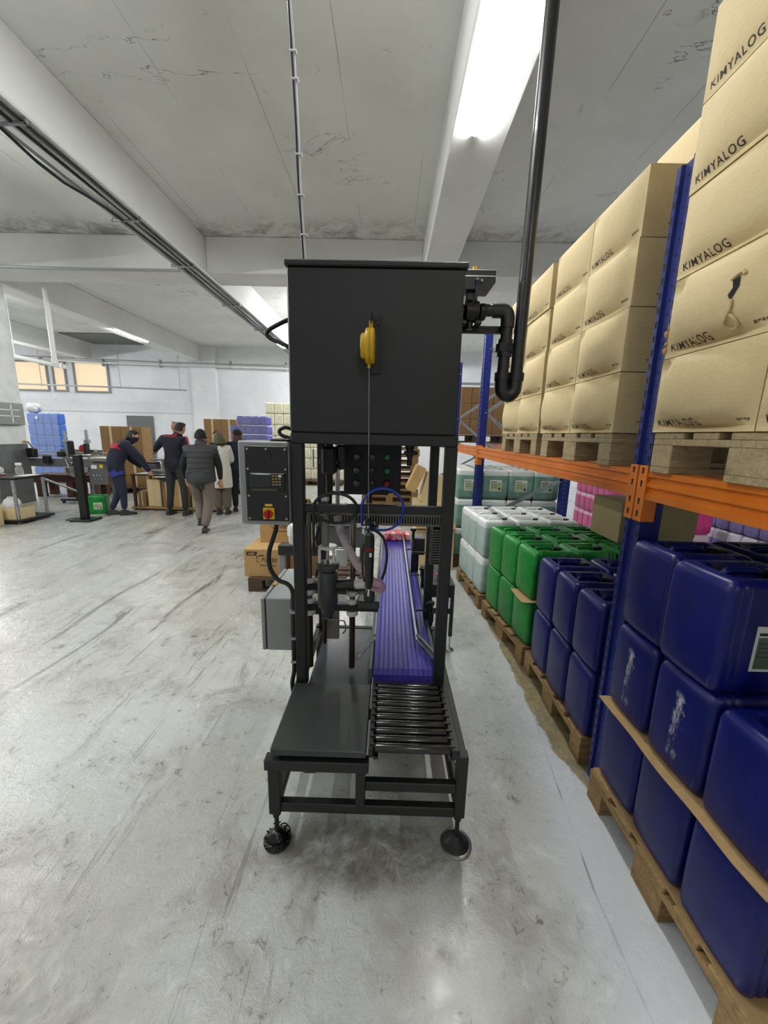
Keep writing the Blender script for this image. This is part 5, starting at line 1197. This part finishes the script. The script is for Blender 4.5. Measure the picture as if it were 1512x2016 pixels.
t = thing('wooden_bench', 'low dark brown wooden bench behind the labelling line', 'bench', (-7.5, 8.9, 0))
P('bench_top', lambda b: b.box(-8.2, -6.7, 8.7, 9.2, .36, .52, .006), 'brown_wood', t)
for x in (-8.15, -7.45, -6.9): P('bench_leg', lambda b: b.box(x, x + .14, 8.72, 8.86, 0, .36, .004), 'brown_wood', t); P('bench_leg', lambda b: b.box(x, x + .14, 9.04, 9.18, 0, .36, .004), 'brown_wood', t)
# packing table with cartons beneath
t = thing('packing_table', 'packing table with a lower wooden shelf where the workers stand', 'table', (-4.2, 7.75, 0))
P('tabletop', lambda b: b.box(-5.1, -3.4, 7.5, 8.1, .69, .725, .004), 'wood_dark', t); P('paper_cover', lambda b: b.box(-5.0, -3.45, 7.49, 8.05, .725, .731), 'paper', t); P('lower_shelf', lambda b: b.box(-5.12, -3.38, 7.48, 8.12, .03, .075, .004), 'wood', t)
for x, y in ((-5.08, 7.5), (-3.44, 7.5), (-5.08, 8.05), (-3.44, 8.05)): P('table_leg', lambda b: b.box(x, x + .045, y, y + .045, 0, .69), 'brown_wood', t)
for i, (x, w, z0, h, m, l) in enumerate(((-5.0, .16, .078, .30, 'card2', 'small torn brown carton at the left end of the packing table shelf'), (-4.80, .26, .078, .54, 'card', 'tall taped carton on the packing table shelf, second from the left'), (-4.50, .16, .078, .50, 'card2', 'narrow shaded carton on the shelf between two tan ones'), (-4.30, .30, .078, .28, 'card3', 'lower tan carton of two stacked under the packing table'), (-4.30, .30, .36, .26, 'card3', 'upper tan carton of two stacked under the packing table'), (-3.92, .24, .078, .30, 'card', 'carton under the packing table between the two dark legs'))):
    c = thing('cardboard_carton', l, 'carton', (x + w/2, 7.7, z0), 'cartons under the packing table')
    P('carton_body', lambda b: b.box(x, x + w, 7.52, 7.9, z0, z0 + h, .004), m, c)
    P('tape', lambda b: b.box(x + w*.42, x + w*.58, 7.519, 7.9, z0 + .002, z0 + h + .0006), 'tape' if i == 1 else 'card', c)
t = thing('bench_scale', 'stainless bench scale with a raised tray on the packing table', 'scale', (-4.5, 7.7, .731))
P('scale_base', lambda b: b.box(-4.75, -4.35, 7.58, 7.85, .745, .80, .01), 'steel', t); P('scale_column', lambda b: b.cyl((-4.55, 7.72, .80), (-4.55, 7.72, .99), .035, 12), 'steel', t); P('scale_tray', lambda b: b.box(-4.70, -4.18, 7.55, 7.9, .99, 1.02, .006), 'stainless', t); P('scale_foot', lambda b: [b.cyl((x, y, .731), (x, y, .746), .015, 8) for x in (-4.72, -4.38) for y in (7.61, 7.82)], 'blackpl', t)
t = thing('label_printer', 'small black and grey label printer on the packing table', 'printer', (-4.78, 7.95, .731)); P('printer_body', lambda b: b.box(-5.0, -4.78, 7.86, 8.04, .731, .90, .02), 'dgrey', t); P('printer_lid', lambda b: b.box(-4.99, -4.79, 7.87, 8.03, .90, .93, .01), 'blackpl', t)
# cartons behind
cb_ = MB().box(-.26, .26, -.2, .2, 0, .298, .005).mesh('carton', M['card2']); cbt = MB().box(-.03, .03, -.2012, .2, 0, .2985).mesh('tape', M['card'])
def carton2(x, y, z, label, group, rz=0):
    o = bpy.data.objects.new('cardboard_carton', cb_); C.objects.link(o); o.location = (x, y, z); o.rotation_euler = (0, 0, rz); tag(o, label, 'carton', group)
    c = bpy.data.objects.new('tape', cbt); C.objects.link(c); c.parent = o
pallet(-7.3, 9.9, 0, 0, 'wooden pallet under the carton stack behind the worker in the red yoke', 'wood_dark')
for k in range(5):
    for i in range(2):
        x = -6.98 + .525*i; lab = '%s carton in the top row of the stack behind the worker in the red yoke' % ('left', 'right')[i] if k == 4 else ('%s carton in the row below the top behind the worker in the red yoke' % ('left', 'right')[i] if k == 3 else '%s carton, %s row from the floor, in the stack behind the labelling line' % (('left', 'right')[i], ('first', 'second', 'third')[k]))
        carton2(x, 9.9, .146 + k*.30, lab, 'cartons stacked behind the labelling line')
for k in range(6):
    for i in range(2): carton2(-5.5 + .525*i, 12.3, .146 + k*.30, '%s brown carton, %s, in the stack beyond the knit caps' % (('left', 'right')[i], ('bottom row', 'second row', 'third row', 'fourth row', 'fifth row', 'top row')[k]), 'cartons stacked by the back wall')
pallet(-5.85, 12.3, 0, 0, 'wooden pallet under the carton stack by the back wall', 'wood_dark')
# blue and ivory stacks, cans too small to show their parts
def plain_can(m, wx, wy, h):
    g = make_can('x', 'x', m, 'whitepl', wx=wx, wy=wy, h=h, groove=False, rad=.03)
    me = [c for c in g.children if c.name.startswith('body')][0].data
    hd = [c for c in g.children if c.name.startswith('handle')][0].data
    for c in list(g.children): bpy.data.objects.remove(c)
    bpy.data.objects.remove(g); return me, hd
def plain(me, x, y, z, label, group, rz=0):
    o = bpy.data.objects.new('jerrycan', me[0]); C.objects.link(o); o.location = (x, y, z); o.rotation_euler = (0, 0, rz); tag(o, label, 'jerrycan', group)
    c = bpy.data.objects.new('handle', me[1]); C.objects.link(c); c.parent = o
lb = plain_can('lblue', .24, .225, .298)
for k in range(6):
    for i in range(4): plain(lb, -10.13 + .23*i, 11.1, .146 + k*.303, '%s blue jerrycan from the left in row %s of the stack by the column' % (O4[i], ('one', 'two', 'three', 'four', 'five', 'six')[k]), 'light blue jerrycans stacked by the column', math.pi/2)
pallet(-10.4, 11.35, 0, 0, 'wooden pallet under the light blue jerrycan stack', 'wood_dark')
t = thing('stretch_film', 'clear wrinkled film wrapped round the light blue jerrycan stack', 'film', (-9.8, 10.97, .2)); b = MB()
rg = []
for i in range(25):
    z = .2 + 1.76*i/24; rg.append([(-10.26 + .92*j/16, 10.955 + .008*math.sin(j*2.1 + i*1.3) + .006*math.sin(i*2.7 - j), z + .02*math.sin(j*1.7)) for j in range(17)])
b.add([p for r_ in rg for p in r_], [(i*17 + j, i*17 + j + 1, (i+1)*17 + j + 1, (i+1)*17 + j) for i in range(24) for j in range(16)]); put('film_sheet', b, M['film'], t); P('diamond_sticker', lambda b: b.prism([(-9.97, 1.84), (-9.92, 1.78), (-9.87, 1.84), (-9.92, 1.90)], 10.935, 10.94), 'paper', t)
single('plastic_bag', blob(-10.1, 11.1, 2.11, .2, .15, .14, 9), M['bag'], 'bundle of clear plastic bags lying on top of the light blue stack', 'bag')
iv = plain_can('yellowish', .27, .25, .328)
for k in range(7):
    for i in range(9): plain(iv, -3.70 + .275*i, 12.2, .146 + k*.333, '%s ivory jerrycan from the left in row %s of the wall behind the hopper' % (('first', 'second', 'third', 'fourth', 'fifth', 'sixth', 'seventh', 'eighth', 'ninth')[i], ('one', 'two', 'three', 'four', 'five', 'six', 'seven')[k]), 'ivory jerrycans stacked behind the hopper', 0)
for x in (-3.9, -2.65): pallet(x, 12.2, 0, 0, '%s wooden pallet under the ivory jerrycan wall' % ('left' if x < -3 else 'right'), 'wood_dark')
bw = MB().box(-.095, .095, -.2, .2, 0, .215, .03).mesh('bottle', M['lblue']); blue_pack = mat('wrapped_blue_pack', srgb(58, 66, 176), .35)
bw.materials[0] = blue_pack
for k in range(8):
    nn, x0 = ((5, -4.06) if k < 7 else (4, -3.88)); t = thing('wrapped_pack', 'film-wrapped row of blue cans, %s of the tall pile' % ('top layer' if k == 7 else 'second layer down' if k == 6 else 'third layer down' if k == 5 else '%s layer from the floor' % ('first', 'second', 'third', 'fourth', 'fifth')[k]), 'pack', (x0 + .45, 10.1, .146 + k*.23), 'film-wrapped blue packs')
    for i in range(nn):
        o = bpy.data.objects.new('can', bw); C.objects.link(o); o.parent = t; o.location = (x0 + .095 + .195*i - (x0 + .45), 0, 0.002)
    b = MB(); xa, xb = x0 - .02, x0 + .2*nn; pts = []
    for i in range(9): pts.append([(xa + (xb - xa)*j/14, 9.885 + .012*math.sin(j*1.9 + i*2.3 + k), .15 + k*.23 + .216*i/8) for j in range(15)])
    b.add([p for r_ in pts for p in r_], [(i*15 + j, i*15 + j + 1, (i+1)*15 + j + 1, (i+1)*15 + j) for i in range(8) for j in range(14)]); put('film', b, M['film'], t)
pallet(-4.15, 10.1, 0, 0, 'wooden pallet under the film-wrapped blue packs', 'wood_dark')

# ------------------------------------------------------------------ people
def person(label, loc, rz, J, mats, extra=None, H=1.0):
    """J: joints in local space, +y forward; mats: top, legs, hair; one skinned body, clothes and hair as children"""
    D = dict(pel=(0,0,.93), wai=(0,0,1.08), che=(0,0,1.27), upc=(0,.0,1.385), nkb=(0,0,1.455), nk=(0,.01,1.51), h0=(0,.035,1.565), h1=(0,.02,1.635), h2=(0,.01,1.70),
             sl=(-.175,0,1.405), el=(-.235,-.02,1.13), wl=(-.24,.06,.90), sr=(.175,0,1.405), er=(.235,-.02,1.13), wr=(.24,.06,.90),
             hl=(-.095,0,.88), kl=(-.10,.02,.49), al=(-.10,-.02,.10), hr=(.095,0,.88), kr=(.10,.02,.49), ar=(.10,-.02,.10))
    D.update(J)
    RA = dict(pel=(.165,.125), wai=(.155,.118), che=(.175,.13), upc=(.15,.11), nkb=(.075,.07), nk=(.06,.06), h0=(.074,.082), h1=(.088,.102), h2=(.066,.078), sl=(.082,.08), el=(.056,.056), wl=(.034,.034), hl=(.108,.115), kl=(.072,.074), al=(.050,.056))
    for a in ('s', 'e', 'w', 'h', 'k', 'a'): RA[a + 'r'] = RA[a + 'l']
    RA.update(mats.get('radii', {}))
    E_ = [('pel','wai','legs' if mats.get('tucked') else 'top'), ('wai','che','top'), ('che','upc','top'), ('upc','nkb','top'), ('nkb','nk','skin'), ('nk','h0','skin'), ('h0','h1','skin'), ('h1','h2','skin'), ('upc','sl','top'), ('sl','el','top'), ('el','wl','top'), ('upc','sr','top'), ('sr','er','top'), ('er','wr','top'),
          ('pel','hl','legs'), ('hl','kl','legs'), ('kl','al','legs'), ('pel','hr','legs'), ('hr','kr','legs'), ('kr','ar','legs')]
    keys = list(RA); idx = {k: i for i, k in enumerate(keys)}
    me = bpy.data.meshes.new('body'); me.from_pydata([Vector(D[k]) * H for k in keys], [(idx[a], idx[c]) for a, c, _ in E_], [])
    tmp = bpy.data.objects.new('tmp', me); C.objects.link(tmp)
    md = tmp.modifiers.new('s', 'SKIN'); md.use_smooth_shade = True
    sv = me.skin_vertices[0].data
    for k in keys: sv[idx[k]].radius = (RA[k][0]*H, RA[k][1]*H); sv[idx[k]].use_root = (k == 'pel')
    ss = tmp.modifiers.new('u', 'SUBSURF'); ss.levels = 2; ss.render_levels = 2
    dg = bpy.context.evaluated_depsgraph_get(); bm_ = bpy.data.meshes.new_from_object(tmp.evaluated_get(dg)); bpy.data.objects.remove(tmp)
    bm_.name = 'body'; bm_.materials.clear()
    for m in (mats['top'], mats['legs'], 'skin'): bm_.materials.append(M[m])
    li = {'top': 0, 'legs': 1, 'skin': 2}
    seg = [(Vector(D[a])*H, Vector(D[c])*H, l, (RA[a][0] + RA[c][0]) / 2) for a, c, l in E_]
    def near_seg(p):
        best = None
        for a, c, l, r in seg:
            ab = c - a; u = max(0, min(1, (p - a).dot(ab) / max(1e-9, ab.length_squared))); dd = (a + ab*u - p).length - r
            if best is None or dd < best[0]: best = (dd, l)
        return best[1]
    cls = []
    hem = D['pel'][2]*H - .02 if not mats.get('tucked') else D['wai'][2]*H - .03
    for p in bm_.polygons:
        l = near_seg(p.center)
        if l == 'legs' and p.center.z > hem + .0: l = 'top' if not mats.get('tucked') else l
        cls.append(l); p.material_index = li[l]; p.use_smooth = True
    t = thing('person', label, 'person', loc, 'workers around the packing table')
    t.rotation_euler = (0, 0, rz)
    o = bpy.data.objects.new('body', bm_); C.objects.link(o); o.parent = t
    LOC[t.name] = (0, 0, 0)
    def shell(name, cond, off, m):
        vm = {}; b = MB(); vv = bm_.vertices
        for i, p in enumerate(bm_.polygons):
            if cond(p.center, cls[i], p.normal):
                f = []
                for v in p.vertices:
                    if v not in vm: vm[v] = len(b.v); b.v.append(tuple(vv[v].co + vv[v].normal*off))
                    f.append(vm[v])
                b.f.append(f); b.m.append(0)
        if b.f: return put(name, b, M[m], t, 180)
    for s, k in ((-1, 'al'), (1, 'ar')):
        a = Vector(D[k]) * H; pit = D.get('pitch_' + k, 0); rot = Matrix.Rotation(R(pit), 3, 'X') @ Matrix.Identity(3)
        b = MB(); b.rings([[Vector((a.x + x*w, a.y + y_, a.z + z)) for x, z in ((-1, -.085), (1, -.085), (1, -.06), (.7, h), (-.7, h), (-1, -.06))] for y_, w, h in ((-.075, .030, -.02), (-.05, .040, .0), (.02, .042, .005), (.10, .046, -.04), (.165, .040, -.055), (.19, .022, -.065))])
        so = MB(); so.rings([[Vector((a.x + x*w, a.y + y_, a.z + z)) for x, z in ((-1, -.10), (1, -.10), (1, -.083), (-1, -.083))] for y_, w in ((-.08, .033), (0, .045), (.10, .049), (.17, .042), (.195, .02))])
        for q in (b, so): q.v = [tuple(rot @ (Vector(v) - a) + a) for v in q.v]
        sh = put('shoe', b, M['shoe'], t, 40); put('sole', so, M[mats.get('sole', 'shoe')], sh)
    for side, e, w in ((-1, 'el', 'wl'), (1, 'er', 'wr')):
        E0, W0 = Vector(D[e])*H, Vector(D[w])*H; d = (W0 - E0).normalized(); u = d.cross(Vector((0,0,1))); u = u.normalized() if u.length > .1 else Vector((0,1,0)); nn = u.cross(d)
        b = MB(); b.tube([W0 - d*.02, W0 + d*.03, W0 + d*.07, W0 + d*.088], [.026, .034, .036, .026], 8)
        for q, (off, ln) in enumerate(((-.027, .062), (-.009, .074), (.009, .070), (.026, .056))):
            p0 = W0 + d*.08 + u*off; b.tube([p0, p0 + d*ln*.5 + nn*.004, p0 + d*ln*.9 - nn*.012], [.0095, .009, .0075], 6)
        p0 = W0 + d*.03 - u*.03*side; b.tube([p0, p0 + d*.03 - u*.022*side, p0 + d*.06 - u*.026*side], [.012, .010, .008], 6)
        put('hand', b, M['skin'], t, 60)
    h1 = Vector(D['h1'])*H; up = (Vector(D['h2']) - Vector(D['h0'])).normalized(); fwd = Vector((D.get('fx', 0), 1, 0)); fwd = (fwd - up*fwd.dot(up)).normalized(); rt = fwd.cross(up)
    def hd(x, y, z): return h1 + rt*x + fwd*y + up*z
    b = MB(); b.tube([hd(0, .078, .02), hd(0, .10, -.01), hd(0, .108, -.025), hd(0, .088, -.032)], [.008, .012, .014, .006], 6); put('nose', b, M['skin'], t, 60); b = MB()
    for s in (-1, 1): b.tube([hd(s*.072, -.005, .03), hd(s*.084, -.012, .025), hd(s*.086, -.012, -.005), hd(s*.074, -.004, -.025)], [.006, .012, .011, .005], 6)
    put('ear', b, M['skin'], t, 60)
    b = MB()
    for s in (-1, 1): b.tube([hd(s*.03 - .008, .079, .012), hd(s*.03 + .008, .079, .012)], .006, 6)
    put('eye', b, M['blackpl'], t); b = MB(); b.tube([hd(-.022, .083, -.052), hd(0, .087, -.052), hd(.022, .083, -.052)], .005, 6); put('mouth', b, M['darkred'], t)
    def cap_shell(name, m, rr, z0, back=-1, front=-.15, n=20, rise=.105):
        b = MB(); rg = []
        for i in range(9):
            th = math.pi*.5*i/8; ring = []
            for j in range(n):
                a = 2*math.pi*j/n; c, s = math.cos(a), math.sin(a)
                low = z0 if s < front else z0 + (rise if front < .5 else .03) * min(1, (s - front)/.35)
                ring.append(hd(rr[0]*math.cos(th)*c, rr[1]*math.cos(th)*s - .012, low + (rr[2] - low)*math.sin(th)))
            rg.append(ring)
        b.rings(rg); return put(name, b, M[m], t, 80)
    if extra: extra(dict(shell=shell, cap=cap_shell, hd=hd, D=D, H=H, t=t, put=put, cls=cls, me=bm_))
    return t
def hair(m, rr=(.088, .108, .105), z0=-.035): return lambda k: k['cap']('hair', m, rr, z0)
# worker in navy jacket leaning on the table
def ex(k):
    k['cap']('hair', 'hair', (.088, .112, .108), -.045)
    sh = k['shell']('jacket', lambda c, l, n: l == 'top' and c.z > .80, .014, 'navy')
    k['shell']('red_yoke', lambda c, l, n: l == 'top' and c.z > 1.225 and n.y < .25 and abs(c.x) < .19 and n.z < .8 and c.y < .22, .020, 'redcl')
    k['shell']('shirt_hem', lambda c, l, n: .74 < c.z < .83 and abs(c.x) < .2, .016, 'bluecl')
    k['shell']('collar', lambda c, l, n: 1.36 < c.z < 1.44 and l == 'skin', .018, 'navy')
    b = MB()
    for z, x0, x1 in ((1.205, -.11, .13), (1.185, -.08, .10)):
        pts = [(x0 + (x1 - x0)*i/8, -.115 - (.0 if z > 1.19 else .005) + .10*abs((x0 + (x1 - x0)*i/8))**1.5, z) for i in range(9)]; b.tube(pts, .007, 4)
    k['put']('back_print', b, M['redcl'], k['t'])
person('worker in a navy jacket with a red yoke leaning right over the packing table', (-5.05, 7.1, 0), R(-48),
       dict(pel=(0,-.03,.86), wai=(0,-.03,1.0), che=(0,.05,1.18), upc=(0,.13,1.28), nkb=(0,.20,1.335), nk=(0,.24,1.375), h0=(0,.285,1.40), h1=(0,.30,1.465), h2=(0,.30,1.53), sl=(-.17,.13,1.30), el=(-.24,.24,1.04), wl=(-.18,.42,.86), sr=(.17,.15,1.29), er=(.23,.34,1.06), wr=(.20,.47,.81),
            hl=(-.095,-.03,.82), kl=(-.06,.0,.46), al=(-.02,-.16,.10), hr=(.095,-.03,.82), kr=(.13,.03,.46), ar=(.14,.02,.10)),
       dict(top='navy', legs='jeans', radii=dict(pel=(.18,.14), wai=(.18,.145), che=(.20,.15), upc=(.17,.12))), ex)
# tall man in dark sweater
def ex(k):
    k['cap']('hair', 'hair', (.088, .108, .104), -.04)
    k['shell']('collar', lambda c, l, n: 1.45 < c.z < 1.53 and abs(c.x) < .12, .016, 'darkred')
    k['shell']('sweater', lambda c, l, n: l == 'top', .010, 'dknavy')
person('tall man in a dark sweater with a dark red collar, left arm stretched out', (-4.0, 7.16, 0), R(-4),
       dict(upc=(.02,0,1.385), nkb=(.055,0,1.455), nk=(.085,.015,1.51), h0=(.12,.05,1.565), h1=(.135,.045,1.63), h2=(.14,.04,1.69), sl=(-.185,0,1.42), el=(-.36,.06,1.28), wl=(-.50,.18,1.19), sr=(.18,0,1.40), er=(.25,.03,1.14), wr=(.17,.24,1.02), hl=(-.10,0,.90), kl=(-.14,.02,.50), al=(-.17,-.02,.10), hr=(.10,0,.90), kr=(.13,.02,.50), ar=(.15,-.02,.10), fx=.25),
       dict(top='dknavy', legs='char', radii=dict(pel=(.155,.13), wai=(.16,.125), che=(.185,.14), upc=(.165,.115))), ex)
# balding man behind
def ex(k): k['cap']('hair', 'hairw', (.088, .104, .098), -.02)
person('white-haired man mostly hidden behind the tall man in the dark sweater', (-4.57, 8.38, 0), R(165), dict(h0=(0,.05,1.60), h1=(0,.04,1.665), h2=(0,.03,1.73), nk=(0,.01,1.53)), dict(top='redcl', legs='char'), ex)
# walking man
def ex(k):
    k['cap']('knit_cap', 'blackcl', (.094, .112, .118), -.03, front=.7)
    vs = k['shell']('quilted_vest', lambda c, l, n: l == 'top' and abs(c.x) < .205 + .02*(c.z > 1.2), .024, 'vest')
    b = MB()
    for z in (.95, 1.03, 1.11, 1.19, 1.27):
        b.tube([(-.19 + .38*i/10, -.135 - .035*math.sin(math.pi*i/10) + (.06 if z > 1.15 else .02)*(z - .95)*2, z) for i in range(11)], .004, 4)
    v = MB(); v.rings([[((.205 + .012*e)*math.cos(2*math.pi*i/28), -.02 + .03*(z - .84) + (.165 + .012*e)*math.sin(2*math.pi*i/28), z) for i in range(28)] for z, e in ((.80, 0), (.815, 1), (.86, 1), (.93, .6), (.96, -.6))]); k['put']('vest_hem', v, M['vest'], k['t'], 60)
    k['put']('quilt_seam', b, M['blackcl'], k['t'])
    k['shell']('vest_collar', lambda c, l, n: 1.345 < c.z < 1.44 and abs(c.x) < .12, .02, 'vest')
person('man walking away in a charcoal quilted vest, black knit cap and taupe trousers', (-2.95, 6.0, 0), R(14),
       dict(pel=(0,-.02,.86), wai=(0,.0,.99), che=(0,.05,1.16), upc=(0,.085,1.265), nkb=(0,.105,1.33), nk=(0,.125,1.385), h0=(0,.155,1.435), h1=(0,.15,1.505), h2=(0,.145,1.57), sl=(-.19,.08,1.285), el=(-.27,.03,1.04), wl=(-.25,.14,.83), sr=(.19,.08,1.285), er=(.27,.01,1.04), wr=(.27,.06,.82),
            hl=(-.095,-.02,.82), kl=(-.08,.14,.47), al=(-.06,.02,.17), hr=(.095,-.02,.82), kr=(.09,.0,.46), ar=(.04,-.20,.105), pitch_al=-12, pitch_ar=0),
       dict(top='blackcl', legs='taupe', sole='sole', radii=dict(pel=(.185,.145), wai=(.19,.15), che=(.20,.155), upc=(.18,.125), hl=(.12,.125), kl=(.085,.09), al=(.062,.066), hr=(.12,.125), kr=(.085,.09), ar=(.062,.066))), ex)
# person behind the vest
person('brown-haired person half hidden between the knit cap and the white coat', (-3.72, 8.45, 0), R(170), dict(h0=(0,.05,1.44), h1=(0,.04,1.505), h2=(0,.03,1.57), nk=(0,.01,1.39), nkb=(0,0,1.33), upc=(0,0,1.26), che=(0,0,1.15), sl=(-.17,0,1.28), sr=(.17,0,1.28), wai=(0,0,1.0)), dict(top='blackcl', legs='char'), hair('hairb', (.096, .112, .106), -.08))
# woman in coat
def ex(k):
    k['cap']('headscarf', 'olive', (.104, .122, .118), -.10, front=.55)
    k['shell']('scarf_drape', lambda c, l, n: 1.30 < c.z < 1.40 and abs(c.x) < .13, .022, 'olive')
    b = MB(); rg = []
    for z, rx, ry, dy in ((.53, .195, .165, .01), (.62, .20, .165, .01), (.75, .195, .16, .0), (.86, .19, .155, 0), (.98, .17, .14, 0), (1.08, .172, .14, 0), (1.18, .178, .14, 0), (1.26, .165, .125, 0), (1.32, .12, .095, 0)):
        rg.append([(rx*math.cos(2*math.pi*i/24)*(1 + .03*math.sin(i*3) * (z < .8)), dy + ry*math.sin(2*math.pi*i/24), z) for i in range(24)])
    b.rings(rg); k['put']('white_coat', b, M['coat'], k['t'], 60)
person('woman in a white coat and olive headscarf beside the packing table', (-3.22, 7.33, 0), R(12),
       dict(pel=(0,0,.86), wai=(0,0,1.0), che=(0,0,1.16), upc=(0,0,1.26), nkb=(0,.0,1.32), nk=(0,.01,1.365), h0=(0,.03,1.41), h1=(0,.02,1.47), h2=(0,.015,1.53), sl=(-.155,0,1.27), el=(-.21,.08,1.05), wl=(-.12,.26,.95), sr=(.155,0,1.27), er=(.20,.07,1.05), wr=(.10,.26,.95), hl=(-.09,0,.80), kl=(-.08,.02,.46), al=(-.07,-.02,.10), hr=(.09,0,.80), kr=(.09,.02,.46), ar=(.085,-.02,.10)),
       dict(top='coat', legs='olivetr', radii=dict(kl=(.088,.09), kr=(.088,.09), al=(.075,.08), ar=(.075,.08))), ex)
# person with the arm around her
def ex(k):
    k['cap']('hair', 'hairb', (.10, .118, .104), -.13); k['cap']('cap', 'blackcl', (.094, .112, .112), .01, front=.9)
    k['shell']('jacket', lambda c, l, n: l == 'top', .016, 'navy')
person('person in a dark navy jacket and black cap with an arm around the white coat', (-2.98, 7.62, 0), R(28),
       dict(pel=(0,0,.88), h0=(0,.035,1.475), h1=(0,.02,1.535), h2=(0,.01,1.60), nk=(0,.01,1.42), nkb=(0,0,1.37), upc=(0,0,1.30), che=(0,0,1.19), wai=(0,0,1.02), sl=(-.17,0,1.31), el=(-.25,-.17,1.10), wl=(-.40,-.20,1.05), sr=(.17,0,1.31), er=(.23,0,1.05), wr=(.2,.15,.85), hl=(-.09,0,.83), hr=(.09,0,.83)),
       dict(top='navy', legs='blackcl', sole='sole'), ex)

# pieces built together above become single parts of their own
def explode(o):
    me = o.data; par = list(range(len(me.vertices)))
    def fd(a):
        while par[a] != a: par[a] = par[par[a]]; a = par[a]
        return a
    for p in me.polygons:
        r0 = fd(p.vertices[0])
        for v in p.vertices[1:]: par[fd(v)] = r0
    isl = {}
    for p in me.polygons: isl.setdefault(fd(p.vertices[0]), []).append(p)
    if len(isl) < 2: return
    nm = o.name.split('.')[0]
    for ps in isl.values():
        vm = {}; b = MB()
        for p in ps:
            f = []
            for v in p.vertices:
                if v not in vm: vm[v] = len(b.v); b.v.append(tuple(me.vertices[v].co))
                f.append(vm[v])
            b.f.append(f); b.m.append(p.material_index)
        q = bpy.data.objects.new(nm, b.mesh(nm, list(me.materials))); C.objects.link(q); q.parent = o.parent
        q.matrix_local = o.matrix_local.copy()
        for k in ('label', 'kind'):
            if k in o: q[k] = o[k]
    bpy.data.objects.remove(o)
EX = {'cable_clip', 'cable_tie', 'end_cap', 'brace_bolt', 'panel_screw', 'hanger_rod', 'pipe_bracket', 'quilt_seam', 'eye', 'ear', 'clamp_ring', 'scale_foot', 'arm', 'mounting_bracket', 'unit_leg', 'crumpled_corner'}
for o in list(C.objects):
    if o.type == 'MESH' and o.parent is not None and o.name.split('.')[0] in EX and not o.children: explode(o)
bpy.context.view_layer.update()
